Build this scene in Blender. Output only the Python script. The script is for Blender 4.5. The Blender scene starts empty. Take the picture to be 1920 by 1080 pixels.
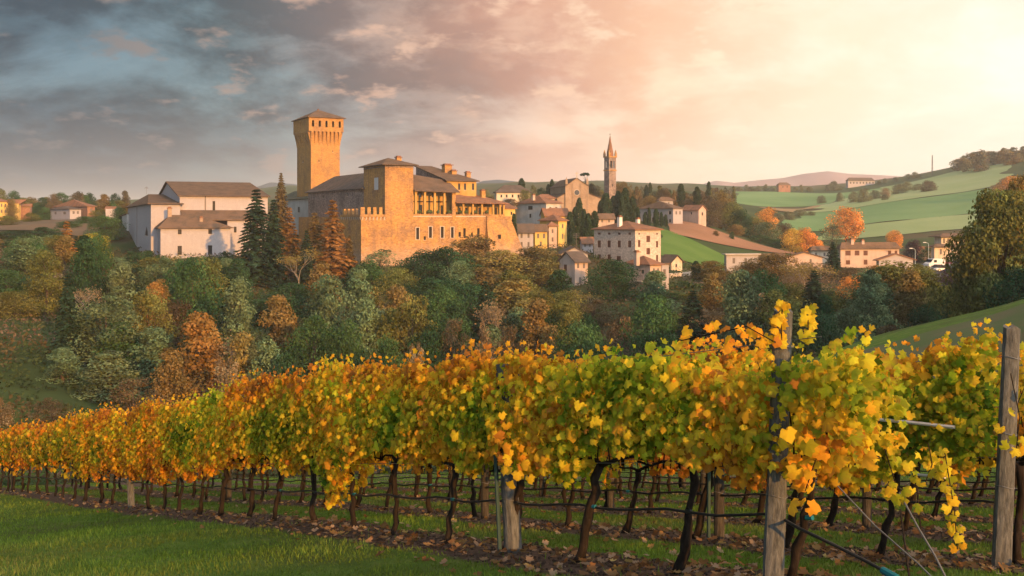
import bpy, math, random
import numpy as np
from mathutils import Vector, Matrix, Euler

# ---------------------------------------------------------------- camera, sky, sun, exposure
scene = bpy.context.scene
COL = scene.collection
F, CX, HZ = 1920.0, 960.0, 410.0          # focal length in photo pixels, centre column, horizon row
cam_d = bpy.data.cameras.new('camera')
cam = bpy.data.objects.new('camera', cam_d); COL.objects.link(cam)
cam_d.sensor_width = 36.0; cam_d.lens = 36.0 * F / 1920.0
cam_d.shift_y = -(540.0 - HZ) / 1920.0
cam_d.clip_start = 0.1; cam_d.clip_end = 20000.0
cam.location = (0, 0, 0); cam.rotation_euler = (math.radians(90), 0, 0)
scene.camera = cam

SUN_AZ = math.radians(180 - 30.0)          # clockwise from +Y
SUN_EL = math.radians(12.0)
SUN_DIR = Vector((math.sin(SUN_AZ) * math.cos(SUN_EL), math.cos(SUN_AZ) * math.cos(SUN_EL), math.sin(SUN_EL)))
sun_d = bpy.data.lights.new('sun', 'SUN'); sun_d.energy = 3.4; sun_d.angle = math.radians(0.6)
sun_d.color = (1.0, 0.46, 0.11)
sun = bpy.data.objects.new('sun', sun_d); COL.objects.link(sun)
sun.rotation_euler = SUN_DIR.to_track_quat('Z', 'Y').to_euler()

scene.view_settings.view_transform = 'Standard'
scene.view_settings.look = 'None'
scene.view_settings.gamma = 1.0
scene.view_settings.exposure = 0.90
scene.view_settings.use_curve_mapping = False

scene.render.engine = 'CYCLES'
cy = scene.cycles
cy.max_bounces = 6; cy.diffuse_bounces = 3; cy.glossy_bounces = 2; cy.transmission_bounces = 3
cy.transparent_max_bounces = 8; cy.volume_bounces = 1
cy.caustics_reflective = False; cy.caustics_refractive = False
cy.use_adaptive_sampling = True; cy.adaptive_threshold = 0.02
cy.use_denoising = True
cy.sample_clamp_indirect = 4.0

def srgb(r, g, b):
    def c(v):
        v = v / 255.0
        return v / 12.92 if v <= 0.04045 else ((v + 0.055) / 1.055) ** 2.4
    return (c(r), c(g), c(b), 1.0)

class NT:
    """small helper to write node trees"""
    def __init__(self, nt): self.nt = nt; nt.nodes.clear()
    def n(self, t, **kw):
        nd = self.nt.nodes.new(t)
        for k, v in kw.items(): setattr(nd, k, v)
        return nd
    def link(self, a, b): self.nt.links.new(a, b)
    def put(self, sock, v):
        if isinstance(v, (int, float)): sock.default_value = v
        elif isinstance(v, (tuple, list)): sock.default_value = v
        else: self.nt.links.new(v, sock)
    def math(self, op, a, b=0.0, c=0.0, clamp=False):
        nd = self.n('ShaderNodeMath', operation=op, use_clamp=clamp)
        for i, v in enumerate((a, b, c)):
            if i < len(nd.inputs): self.put(nd.inputs[i], v)
        return nd.outputs[0]
    def mix(self, fac, a, b, blend='MIX'):
        nd = self.n('ShaderNodeMix', data_type='RGBA', blend_type=blend)
        self.put(nd.inputs['Factor'], fac)
        self.put(nd.inputs[6], a); self.put(nd.inputs[7], b)
        return nd.outputs[2]
    def ramp(self, fac, stops, interp='LINEAR'):
        nd = self.n('ShaderNodeValToRGB'); cr = nd.color_ramp; cr.interpolation = interp
        while len(cr.elements) > 1: cr.elements.remove(cr.elements[-1])
        cr.elements[0].position = stops[0][0]; cr.elements[0].color = stops[0][1]
        for p, c in stops[1:]:
            e = cr.elements.new(p); e.color = c
        self.put(nd.inputs[0], fac)
        return nd.outputs[0]
    def sstep(self, v, a, b):
        nd = self.n('ShaderNodeMapRange', interpolation_type='SMOOTHSTEP')
        self.put(nd.inputs[0], v); nd.inputs[1].default_value = a; nd.inputs[2].default_value = b
        nd.inputs[3].default_value = 0.0; nd.inputs[4].default_value = 1.0
        return nd.outputs[0]
    def noise(self, vec, scale, detail=4.0, rough=0.55, dist=0.0, col=False):
        nd = self.n('ShaderNodeTexNoise')
        if vec is not None: self.put(nd.inputs['Vector'], vec)
        nd.inputs['Scale'].default_value = scale; nd.inputs['Detail'].default_value = detail
        nd.inputs['Roughness'].default_value = rough; nd.inputs['Distortion'].default_value = dist
        return nd.outputs['Color' if col else 'Fac']

def g4(v): return (v, v, v, 1.0)

def make_world():
    w = bpy.data.worlds.new('World'); scene.world = w; w.use_nodes = True
    t = NT(w.node_tree)
    tc = t.n('ShaderNodeTexCoord').outputs['Generated']
    sep = t.n('ShaderNodeSeparateXYZ'); t.link(tc, sep.inputs[0])
    x, y, z = sep.outputs
    az = t.math('ARCTAN2', x, y)
    # clouds lie on a flat layer overhead: project the direction on it
    zz = t.math('ADD', t.math('MAXIMUM', z, 0.0), 0.30)
    px = t.math('DIVIDE', x, zz); py = t.math('DIVIDE', y, zz)
    cb = t.n('ShaderNodeCombineXYZ'); t.link(px, cb.inputs[0]); t.link(py, cb.inputs[1]); cb.inputs[2].default_value = 3.7
    P = cb.outputs[0]
    n1 = t.noise(P, 1.7, 9.0, 0.60, 0.25)
    mp = t.n('ShaderNodeMapping'); t.link(P, mp.inputs[0]); mp.inputs['Location'].default_value = (5.3, 1.9, 0.4)
    n2 = t.noise(mp.outputs[0], 4.4, 8.0, 0.62, 0.15)
    n3 = t.noise(mp.outputs[0], 0.8, 5.0, 0.55, 0.2)
    mp2 = t.n('ShaderNodeMapping'); t.link(P, mp2.inputs[0]); mp2.inputs['Location'].default_value = (-2.1, 8.4, 2.0)
    n4 = t.noise(mp2.outputs[0], 7.5, 6.0, 0.55, 0.1)
    # azimuth, wobbled by the cloud forms so that no boundary runs straight
    wob = t.math('MULTIPLY', t.math('SUBTRACT', n3, 0.5), 0.05)
    wob2 = t.math('MULTIPLY', t.math('SUBTRACT', n1, 0.5), 0.035)
    tz = t.math('ADD', t.math('ADD', t.math('MULTIPLY_ADD', az, 1 / (2 * math.pi), 0.5), wob), wob2)
    S = srgb
    end = S(222, 228, 234)
    light = t.ramp(tz, [(0.0, end), (0.08, S(200, 214, 226)), (0.16, S(158, 178, 196)), (0.26, S(112, 140, 160)), (0.40, S(92, 132, 156)), (0.43, S(104, 144, 164)),
                        (0.455, S(136, 168, 178)), (0.466, S(176, 178, 178)), (0.481, S(214, 184, 168)), (0.499, S(246, 204, 174)), (0.519, S(255, 226, 192)),
                        (0.545, S(255, 238, 214)), (0.575, S(255, 241, 224)), (0.66, S(252, 238, 222)), (0.80, S(236, 232, 228)), (0.90, S(232, 230, 228)), (1.0, end)])
    dend = S(186, 194, 202)
    dark = t.ramp(tz, [(0.0, dend), (0.08, S(158, 170, 182)), (0.16, S(112, 130, 146)), (0.26, S(62, 84, 102)), (0.40, S(34, 72, 96)), (0.43, S(50, 86, 108)),
                       (0.452, S(66, 94, 108)), (0.466, S(108, 110, 116)), (0.481, S(150, 126, 120)), (0.499, S(212, 160, 138)), (0.517, S(240, 190, 156)),
                       (0.545, S(255, 228, 198)), (0.575, S(255, 238, 218)), (0.66, S(246, 224, 204)), (0.80, S(222, 214, 206)), (0.90, S(216, 208, 202)), (1.0, dend)])
    horiz = t.ramp(tz, [(0.0, end), (0.08, S(196, 204, 212)), (0.20, S(140, 150, 160)), (0.40, S(100, 122, 136)), (0.43, S(118, 132, 144)),
                        (0.47, S(176, 162, 158)), (0.49, S(216, 182, 168)), (0.499, S(246, 204, 180)), (0.53, S(255, 220, 192)),
                        (0.55, S(255, 232, 208)), (0.575, S(255, 236, 214)), (0.7, S(246, 230, 212)), (0.9, S(236, 228, 220)), (1.0, end)])
    cover = t.math('ADD', n1, t.math('MULTIPLY', z, 0.55))
    c1 = t.sstep(cover, 0.42, 0.62)
    nish = t.n('ShaderNodeTexSky'); nish.sky_type = 'NISHITA'; nish.sun_disc = False
    nish.sun_elevation = SUN_EL; nish.sun_rotation = SUN_AZ; nish.altitude = 200.0
    clear = t.mix(1.0, light, t.mix(1.0, nish.outputs[0], (0.06, 0.06, 0.06, 1.0), 'MULTIPLY'), 'ADD')
    clear = t.mix(0.6, clear, light)
    sky = t.mix(c1, clear, dark)
    # soft mottling inside the layer
    mott = t.math('MULTIPLY', t.sstep(n2, 0.47, 0.64), 0.50)
    sky = t.mix(mott, sky, light)
    # small lit puffs on the clouds that face the low sun
    puff = t.math('MULTIPLY', t.sstep(n4, 0.55, 0.68), 0.85)
    pcol = t.ramp(tz, [(0.0, end), (0.25, S(150, 146, 146)), (0.43, S(150, 146, 148)), (0.45, S(184, 166, 158)), (0.47, S(226, 186, 164)), (0.50, S(248, 206, 176)),
                       (0.53, S(255, 232, 200)), (0.58, S(255, 240, 222)), (1.0, end)])
    sky = t.mix(puff, sky, pcol)
    low = t.math('MULTIPLY', t.math('SUBTRACT', 1.0, t.sstep(z, 0.0, 0.13)), 0.85)
    sky = t.mix(low, sky, horiz)
    # the half of the sky towards the sunset is brighter than the half under the rain clouds; raised further out of view as added fill light
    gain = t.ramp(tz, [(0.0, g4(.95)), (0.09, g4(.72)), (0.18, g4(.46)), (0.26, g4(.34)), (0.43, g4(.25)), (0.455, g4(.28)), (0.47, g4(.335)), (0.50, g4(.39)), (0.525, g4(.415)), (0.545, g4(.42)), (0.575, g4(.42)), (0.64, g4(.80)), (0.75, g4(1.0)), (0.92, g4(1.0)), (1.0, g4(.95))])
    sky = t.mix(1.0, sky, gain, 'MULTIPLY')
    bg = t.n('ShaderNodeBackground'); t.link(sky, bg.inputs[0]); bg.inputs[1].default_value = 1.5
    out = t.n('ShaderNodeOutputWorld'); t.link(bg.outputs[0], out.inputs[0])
make_world()
# ---------------------------------------------------------------- helpers
R = math.radians
def at(px, py, D): return Vector(((px - CX) / F * D, D, (HZ - py) / F * D))
def xw(px, D): return (px - CX) / F * D
def zw(py, D): return (HZ - py) / F * D

def tag(o, label=None, cat=None, group=None, kind=None):
    if label: o['label'] = label
    if cat: o['category'] = cat
    if group: o['group'] = group
    if kind: o['kind'] = kind
    return o

def empty(name, loc=(0, 0, 0), rz=0.0):
    o = bpy.data.objects.new(name, None); COL.objects.link(o)
    o.location = loc; o.rotation_euler = (0, 0, rz); o.empty_display_size = 0.2
    return o

def link(name, me, parent=None, loc=None):
    o = bpy.data.objects.new(name, me); COL.objects.link(o)
    if parent is not None: o.parent = parent
    if loc is not None: o.location = loc
    return o

def mesh_np(name, v, f, mat, col=None, smooth=False):
    """mesh from arrays; f is (n,3) or (n,4); col is (nverts,3)"""
    me = bpy.data.meshes.new(name)
    v = np.asarray(v, dtype=np.float32); f = np.asarray(f, dtype=np.int32)
    k = f.shape[1]
    me.vertices.add(len(v)); me.vertices.foreach_set('co', v.ravel())
    me.loops.add(f.size); me.loops.foreach_set('vertex_index', f.ravel())
    me.polygons.add(len(f)); me.polygons.foreach_set('loop_start', np.arange(0, f.size, k, dtype=np.int32))
    me.update(calc_edges=True)
    if smooth: me.polygons.foreach_set('use_smooth', np.ones(len(f), dtype=bool))
    if col is not None:
        a = me.color_attributes.new('Col', 'FLOAT_COLOR', 'POINT')
        c = np.ones((len(v), 4), dtype=np.float32); c[:, :3] = col
        a.data.foreach_set('color', c.ravel())
    me.materials.append(mat)
    return me

class MB:
    """collects polygons and links them as one mesh object"""
    def __init__(self): self.v = []; self.f = []
    def poly(self, *pts):
        i = len(self.v); self.v += [tuple(p) for p in pts]; self.f.append(tuple(range(i, i + len(pts))))
    def box(self, x0, x1, y0, y1, z0, z1):
        i = len(self.v)
        self.v += [(x0, y0, z0), (x1, y0, z0), (x1, y1, z0), (x0, y1, z0), (x0, y0, z1), (x1, y0, z1), (x1, y1, z1), (x0, y1, z1)]
        for q in ((0, 3, 2, 1), (4, 5, 6, 7), (0, 1, 5, 4), (1, 2, 6, 5), (2, 3, 7, 6), (3, 0, 4, 7)):
            self.f.append(tuple(i + k for k in q))
    def loft(self, rings, cap=True):
        n = len(rings[0]); i0 = len(self.v)
        for r in rings: self.v += [tuple(p) for p in r]
        for k in range(len(rings) - 1):
            for j in range(n):
                a = i0 + k * n + j; b = i0 + k * n + (j + 1) % n
                self.f.append((a, b, b + n, a + n))
        if cap:
            self.f.append(tuple(i0 + j for j in reversed(range(n))))
            e = i0 + (len(rings) - 1) * n
            self.f.append(tuple(e + j for j in range(n)))
    def tube(self, path, radii, seg=6, cap=True, rough=0.0, rng=None):
        path = [Vector(p) for p in path]; rings = []
        if isinstance(radii, (int, float)): radii = [radii] * len(path)
        ref = Vector((1, 0, 0))
        for k, p in enumerate(path):
            d = (path[min(k + 1, len(path) - 1)] - path[max(k - 1, 0)])
            if d.length < 1e-9: d = Vector((0, 0, 1))
            d.normalize()
            if abs(d.dot(ref)) > 0.95: ref = Vector((0, 1, 0)) if abs(d.y) < 0.9 else Vector((0, 0, 1))
            u = (ref - d * ref.dot(d)).normalized(); w = d.cross(u)
            ring = []
            for j in range(seg):
                a = 2 * math.pi * j / seg
                rr = radii[k] * (1 + (rng.uniform(-rough, rough) if rough else 0))
                ring.append(p + (u * math.cos(a) + w * math.sin(a)) * rr)
            rings.append(ring); ref = u
        self.loft(rings, cap)
    def mesh(self, name, mat, smooth=False):
        me = bpy.data.meshes.new(name); me.from_pydata(self.v, [], self.f)
        me.materials.append(mat)
        if smooth: me.polygons.foreach_set('use_smooth', [True] * len(me.polygons))
        me.update()
        return me
    def build(self, name, mat, parent=None, smooth=False, loc=None):
        return link(name, self.mesh(name, mat, smooth), parent, loc)

ORD = ['first', 'second', 'third', 'fourth', 'fifth', 'sixth', 'seventh', 'eighth', 'ninth', 'tenth', 'eleventh', 'twelfth', 'thirteenth', 'fourteenth', 'fifteenth', 'sixteenth', 'seventeenth', 'eighteenth', 'nineteenth', 'twentieth']
ORD += [t + '-' + u for t in ('twenty', 'thirty', 'forty') for u in ORD[:9]]
ORD.insert(29, 'thirtieth'); ORD.insert(39, 'fortieth')

# ---------------------------------------------------------------- materials
MATS = {}
def new_mat(name):
    m = bpy.data.materials.new(name); m.use_nodes = True
    t = NT(m.node_tree)
    out = t.n('ShaderNodeOutputMaterial')
    return m, t, out
def principled(t, out, color, rough=0.9, bump=None, spec=0.2, metal=0.0):
    p = t.n('ShaderNodeBsdfPrincipled')
    t.put(p.inputs['Base Color'], color); t.put(p.inputs['Roughness'], rough)
    p.inputs['Specular IOR Level'].default_value = spec; p.inputs['Metallic'].default_value = metal
    if bump is not None: t.link(bump, p.inputs['Normal'])
    t.link(p.outputs[0], out.inputs[0])
    return p
def bump(t, h, strength, dist=0.1):
    b = t.n('ShaderNodeBump'); b.inputs['Strength'].default_value = strength; b.inputs['Distance'].default_value = dist
    t.put(b.inputs['Height'], h); return b.outputs[0]

def c4(c): return (c[0], c[1], c[2], 1.0)
def mul(c, k): return (c[0] * k, c[1] * k, c[2] * k, 1.0)

def mat_simple(name, c, rough=0.8, var=0.12, scale=3.0, spec=0.2, metal=0.0):
    if name in MATS: return MATS[name]
    m, t, out = new_mat(name)
    tc = t.n('ShaderNodeTexCoord').outputs['Object']
    n = t.noise(tc, scale, 5.0, 0.6)
    col = t.mix(n, mul(c, 1 - var * 2), mul(c, 1 + var * 2))
    principled(t, out, col, rough, bump(t, n, 0.15, 0.02), spec, metal)
    MATS[name] = m; return m

def mat_wall(name, c, stain=0.35, stone=0.0, c2=None, scale=1.0, foot=None):
    """plaster, brick or rubble wall: patches, streaks of weather and fine relief"""
    if name in MATS: return MATS[name]
    m, t, out = new_mat(name)
    tc = t.n('ShaderNodeTexCoord').outputs['Object']
    big = t.noise(tc, 0.22 * scale, 6.0, 0.62)
    mid = t.noise(tc, 1.1 * scale, 6.0, 0.65)
    fine = t.noise(tc, 5.5 * scale, 4.0, 0.6)
    st = t.n('ShaderNodeMapping'); t.link(tc, st.inputs[0]); st.inputs['Scale'].default_value = (1.2, 1.2, 0.12)
    streak = t.noise(st.outputs[0], 1.0, 5.0, 0.6)
    cc2 = c2 if c2 else (c[0] * 0.62, c[1] * 0.6, c[2] * 0.58)
    col = t.mix(t.math('MULTIPLY', t.sstep(big, 0.42, 0.66), stain * 1.6, clamp=True), c4(c), c4(cc2))
    col = t.mix(t.math('MULTIPLY', t.sstep(streak, 0.5, 0.72), stain, clamp=True), col, mul(cc2, 0.8))
    col = t.mix(t.math('MULTIPLY', t.sstep(mid, 0.5, 0.7), stain * 0.8, clamp=True), col, mul(c, 1.18))
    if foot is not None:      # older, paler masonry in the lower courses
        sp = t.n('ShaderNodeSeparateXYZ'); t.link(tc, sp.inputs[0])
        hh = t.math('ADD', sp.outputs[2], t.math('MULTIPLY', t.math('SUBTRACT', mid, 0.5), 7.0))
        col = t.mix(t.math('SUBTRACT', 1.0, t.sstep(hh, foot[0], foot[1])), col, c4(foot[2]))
    patch = t.noise(tc, 0.6 * scale, 2.0, 0.4, 1.5)
    col = t.mix(t.math('MULTIPLY', t.sstep(patch, 0.60, 0.64), stain * 0.7, clamp=True), col, mul(cc2, 1.25))
    h = fine
    if stone > 0:
        vo = t.n('ShaderNodeTexVoronoi'); vo.feature = 'F1'
        mp = t.n('ShaderNodeMapping'); t.link(tc, mp.inputs[0]); mp.inputs['Scale'].default_value = (1.0, 1.0, 1.7)
        t.link(mp.outputs[0], vo.inputs['Vector']); vo.inputs['Scale'].default_value = 2.4 * scale
        hsv = t.n('ShaderNodeSeparateColor'); t.link(vo.outputs['Color'], hsv.inputs[0])
        k = t.math('MULTIPLY_ADD', hsv.outputs[0], 0.9 * stone, 1 - 0.45 * stone)
        cmb = t.n('ShaderNodeCombineColor')
        for i in range(3): t.link(k, cmb.inputs[i])
        col = t.mix(1.0, col, cmb.outputs[0], 'MULTIPLY')
        h = t.math('ADD', fine, t.math('MULTIPLY', vo.outputs['Distance'], -1.0))
    fn = t.math('MULTIPLY_ADD', fine, 0.3, 0.85)
    cmb2 = t.n('ShaderNodeCombineColor')
    for i in range(3): t.link(fn, cmb2.inputs[i])
    col = t.mix(1.0, col, cmb2.outputs[0], 'MULTIPLY')
    principled(t, out, col, 0.92, bump(t, h, 0.5, 0.08), 0.1)
    MATS[name] = m; return m

def mat_roof(name, c, c2=None):
    """old barrel tiles: rows of tile running down the slope, faded and lichened"""
    if name in MATS: return MATS[name]
    m, t, out = new_mat(name)
    tc = t.n('ShaderNodeTexCoord').outputs['Object']
    big = t.noise(tc, 0.5, 6.0, 0.65); fine = t.noise(tc, 4.0, 5.0, 0.7)
    wv = t.n('ShaderNodeTexWave', wave_type='BANDS', bands_direction='DIAGONAL'); t.link(tc, wv.inputs[0])
    wv.inputs['Scale'].default_value = 1.6; wv.inputs['Distortion'].default_value = 1.5; wv.inputs['Detail'].default_value = 2.0
    cc2 = c2 if c2 else (c[0] * 0.55, c[1] * 0.6, c[2] * 0.62)
    col = t.mix(t.sstep(big, 0.38, 0.66), c4(c), c4(cc2))
    col = t.mix(t.math('MULTIPLY', t.sstep(fine, 0.45, 0.7), 0.55), col, mul(c, 1.35))
    h = t.math('ADD', wv.outputs['Fac'], fine)
    principled(t, out, col, 0.9, bump(t, h, 0.6, 0.1), 0.1)
    MATS[name] = m; return m

def mat_foliage(name, trans=0.3, rough=0.6):
    """leaf colour = the object's own colour times the mesh's leaf-to-leaf variation"""
    if name in MATS: return MATS[name]
    m, t, out = new_mat(name)
    oi = t.n('ShaderNodeObjectInfo')
    at_ = t.n('ShaderNodeAttribute', attribute_name='Col')
    col = t.mix(1.0, oi.outputs['Color'], at_.outputs['Color'], 'MULTIPLY')
    d = t.n('ShaderNodeBsdfDiffuse'); t.link(col, d.inputs[0])
    tr = t.n('ShaderNodeBsdfTranslucent'); t.link(col, tr.inputs[0])
    mx = t.n('ShaderNodeMixShader'); mx.inputs[0].default_value = trans
    t.link(d.outputs[0], mx.inputs[1]); t.link(tr.outputs[0], mx.inputs[2])
    t.link(mx.outputs[0], out.inputs[0])
    MATS[name] = m; return m

def mat_bark(name, c):
    if name in MATS: return MATS[name]
    m, t, out = new_mat(name)
    tc = t.n('ShaderNodeTexCoord').outputs['Object']
    mp = t.n('ShaderNodeMapping'); t.link(tc, mp.inputs[0]); mp.inputs['Scale'].default_value = (1, 1, 0.22)
    n = t.noise(mp.outputs[0], 28.0, 6.0, 0.7); b = t.noise(tc, 5.0, 4.0, 0.6)
    col = t.ramp(n, [(0.3, mul(c, 0.35)), (0.5, c4(c)), (0.72, mul(c, 2.0))])
    col = t.mix(t.math('MULTIPLY', b, 0.5), col, mul(c, 0.7))
    principled(t, out, col, 0.95, bump(t, n, 1.0, 0.02), 0.1)
    MATS[name] = m; return m

M_FOL = mat_foliage('tree_leaves', 0.28)
M_VINE = mat_foliage('vine_leaves', 0.55)
M_GRASS = mat_foliage('grass_blades', 0.3)
M_TRUNK = mat_bark('tree_bark', (0.09, 0.07, 0.055))
M_VTRUNK = mat_bark('vine_bark', (0.026, 0.020, 0.016))
M_POST = mat_bark('weathered_post_wood', (0.115, 0.122, 0.122))
M_POST2 = mat_bark('dark_post_wood', (0.06, 0.055, 0.048))
M_DARK = mat_simple('dark_interior', (0.012, 0.011, 0.012), 0.5, 0.1)
M_GLASS = mat_simple('dark_window_glass', (0.03, 0.032, 0.036), 0.15, 0.1, spec=0.5)

# ---------------------------------------------------------------- terrain
DA = np.array((-0.578, 0.816)); DC = np.array((0.816, 0.578))     # along the vine rows, across them
ROW0, ROWGAP, VGAP, A0 = 6.33, 2.71, 1.267, 4.99
_cp = []          # (x, y, z) of the land beyond the vineyard
def cp(px, py, D): _cp.append((xw(px, D), D, zw(py, D)))
def cz(px, D, z): _cp.append((xw(px, D), D, z))
for px, D, z in ((-150, 70, -19), (0, 85, -21), (300, 95, -23), (600, 105, -25), (900, 108, -26), (1200, 112, -25), (1500, 118, -23), (1800, 112, -16),
                 (-150, 45, -13), (0, 60, -16.5), (300, 60, -16.5), (700, 60, -15.5), (1100, 60, -14), (1350, 60, -11.2),
                 (1640, 70, -8.0), (1780, 70, -6.8), (1930, 70, -5.4), (2150, 70, -3.0), (1400, 74, -12), (1930, 45, -5.6), (1700, 45, -7.2), (1450, 45, -8.6),
                 (2000, 100, -7.5), (1640, 98, -14), (1400, 108, -20),
                 (650, 275, -6), (900, 290, -5), (205, 226, -10.5), (225, 238, -10.5), (190, 250, -9.5), (170, 232, -10), (1920, 300, -9), (2150, 300, -6), (-200, 200, -10), (-200, 350, 1)): cz(px, D, z)
for a in ((60, 740, 110), (60, 600, 150), (100, 470, 230), (0, 425, 300), (100, 410, 340), (220, 405, 340), (0, 395, 420),
          (240, 482, 215), (200, 478, 247), (150, 474, 240), (255, 480, 238), (190, 440, 275), (430, 489, 212), (560, 480, 250), (680, 508, 220), (850, 492, 235), (950, 482, 246), (300, 560, 180), (600, 600, 170),
          (850, 600, 168), (1000, 592, 178), (1000, 469, 255), (1040, 460, 275), (1075, 541, 190), (1200, 548, 193), (1150, 495, 215), (1260, 508, 225),
          (1250, 535, 205), (1080, 408, 380), (1144, 402, 395), (960, 387, 340), (1230, 423, 350), (1300, 421, 360), (1250, 440, 315), (1330, 450, 330),
          (1460, 471, 350), (1360, 505, 280), (1500, 503, 280), (1630, 502, 290), (1760, 522, 230), (1780, 484, 300), (1400, 562, 180), (1600, 572, 170),
          (1250, 572, 170), (1500, 458, 450), (1650, 456, 430), (1840, 440, 430), (1500, 415, 560), (1650, 402, 560), (1840, 380, 560), (1650, 370, 740),
          (1840, 326, 820), (1920, 302, 850), (1700, 347, 900), (1500, 382, 800), (1400, 386, 700), (1450, 358, 1000), (1600, 349, 1050), (1930, 282, 1000),
          (1780, 318, 1000), (1200, 388, 500), (1330, 378, 600), (1000, 375, 600), (900, 352, 1500), (1100, 350, 1600), (1350, 357, 1600), (100, 388, 700),
          (400, 390, 700), (700, 390, 700), (420, 374, 2000), (520, 352, 2000), (200, 382, 2000), (720, 372, 2000), (1600, 368, 2000), (1920, 350, 2000),
          (0, 384, 2000), (0, 395, 6500), (960, 395, 6500), (1920, 392, 6500), (2250, 350, 2000), (-330, 390, 2000)): cp(*a)
_cp = np.array(_cp)
def _uv(x, y):
    y = np.maximum(y, 20.0)
    return np.stack([np.clip(x / (y + 30.0), -0.85, 0.85), 0.30 * np.log(y + 30.0)], -1)
_cu = _uv(_cp[:, 0], _cp[:, 1])
def _ker(r2): return 0.5 * r2 * np.log(r2 + 1e-12)
def _fit():
    n = len(_cu)
    K = _ker(((_cu[:, None] - _cu[None]) ** 2).sum(-1)) + np.eye(n) * 2e-4
    Pm = np.concatenate([np.ones((n, 1)), _cu], 1)
    A = np.block([[K, Pm], [Pm.T, np.zeros((3, 3))]])
    return np.linalg.solve(A, np.concatenate([_cp[:, 2], np.zeros(3)]))
_w = _fit()
def sst(x, a, b):
    t = np.clip((x - a) / (b - a), 0, 1); return t * t * (3 - 2 * t)
def vnoise(x, y, s, seed=0):
    """cheap smooth value noise"""
    x = x / s + seed * 17.3; y = y / s + seed * 9.1
    xi = np.floor(x); yi = np.floor(y); fx = x - xi; fy = y - yi
    def h(a, b):
        v = np.sin(a * 127.1 + b * 311.7 + seed * 3.3) * 43758.5453
        return v - np.floor(v)
    ux = fx * fx * (3 - 2 * fx); uy = fy * fy * (3 - 2 * fy)
    return (h(xi, yi) * (1 - ux) + h(xi + 1, yi) * ux) * (1 - uy) + (h(xi, yi + 1) * (1 - ux) + h(xi + 1, yi + 1) * ux) * uy
def terrain(x, y):
    x = np.atleast_1d(np.asarray(x, dtype=float)); y = np.atleast_1d(np.asarray(y, dtype=float))
    a = x * DA[0] + y * DA[1]; c = x * DC[0] + y * DC[1]
    V = -1.52 - np.where(a > 0, 0.196, 0.06) * a + np.where(c < 6.25, -0.04 * c, -0.25 - 0.12 * (c - 6.25))
    V = V + 0.05 * (vnoise(x, y, 1.3, 1) - 0.5) + 0.16 * (vnoise(x, y, 5.0, 2) - 0.5)
    u = _uv(x, y)
    T = np.empty(len(x))
    for s in range(0, len(x), 20000):
        uu = u[s:s + 20000]
        T[s:s + 20000] = _ker(((uu[:, None] - _cu[None]) ** 2).sum(-1)) @ _w[:-3] + _w[-3] + uu @ _w[-2:]
    amp = np.clip(y / 250.0, 0, 6.0)
    T = T + amp * (vnoise(x, y, 60.0, 3) - 0.5) * 0.8 + np.clip(y - 900, 0, 1500) / 1500 * 26 * (vnoise(x, y, 420.0, 5) - 0.5)
    w = np.maximum(sst(c, 22.0, 48.0), sst(a, 44.0, 66.0)) * sst(y, 12.0, 30.0)
    return V * (1 - w) + T * w
def tz1(x, y): return float(terrain(x, y)[0])

def lines(lo, hi, step, far_lo, far_hi, g):
    v = list(np.arange(lo, hi + 1e-6, step))
    s = step
    while v[-1] < far_hi: s *= g; v.append(v[-1] + s)
    s = step; pre = []
    p = v[0]
    while p > far_lo: s *= g; p -= s; pre.append(p)
    return np.array(pre[::-1] + v)

def grid_mesh(name, X, Y, Z, mat, smooth=True):
    ny, nx = X.shape
    i = np.arange(ny * nx).reshape(ny, nx)
    f = np.stack([i[:-1, :-1], i[:-1, 1:], i[1:, 1:], i[1:, :-1]], -1).reshape(-1, 4)
    return mesh_np(name, np.stack([X, Y, Z], -1).reshape(-1, 3), f, mat, None, smooth)

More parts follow.
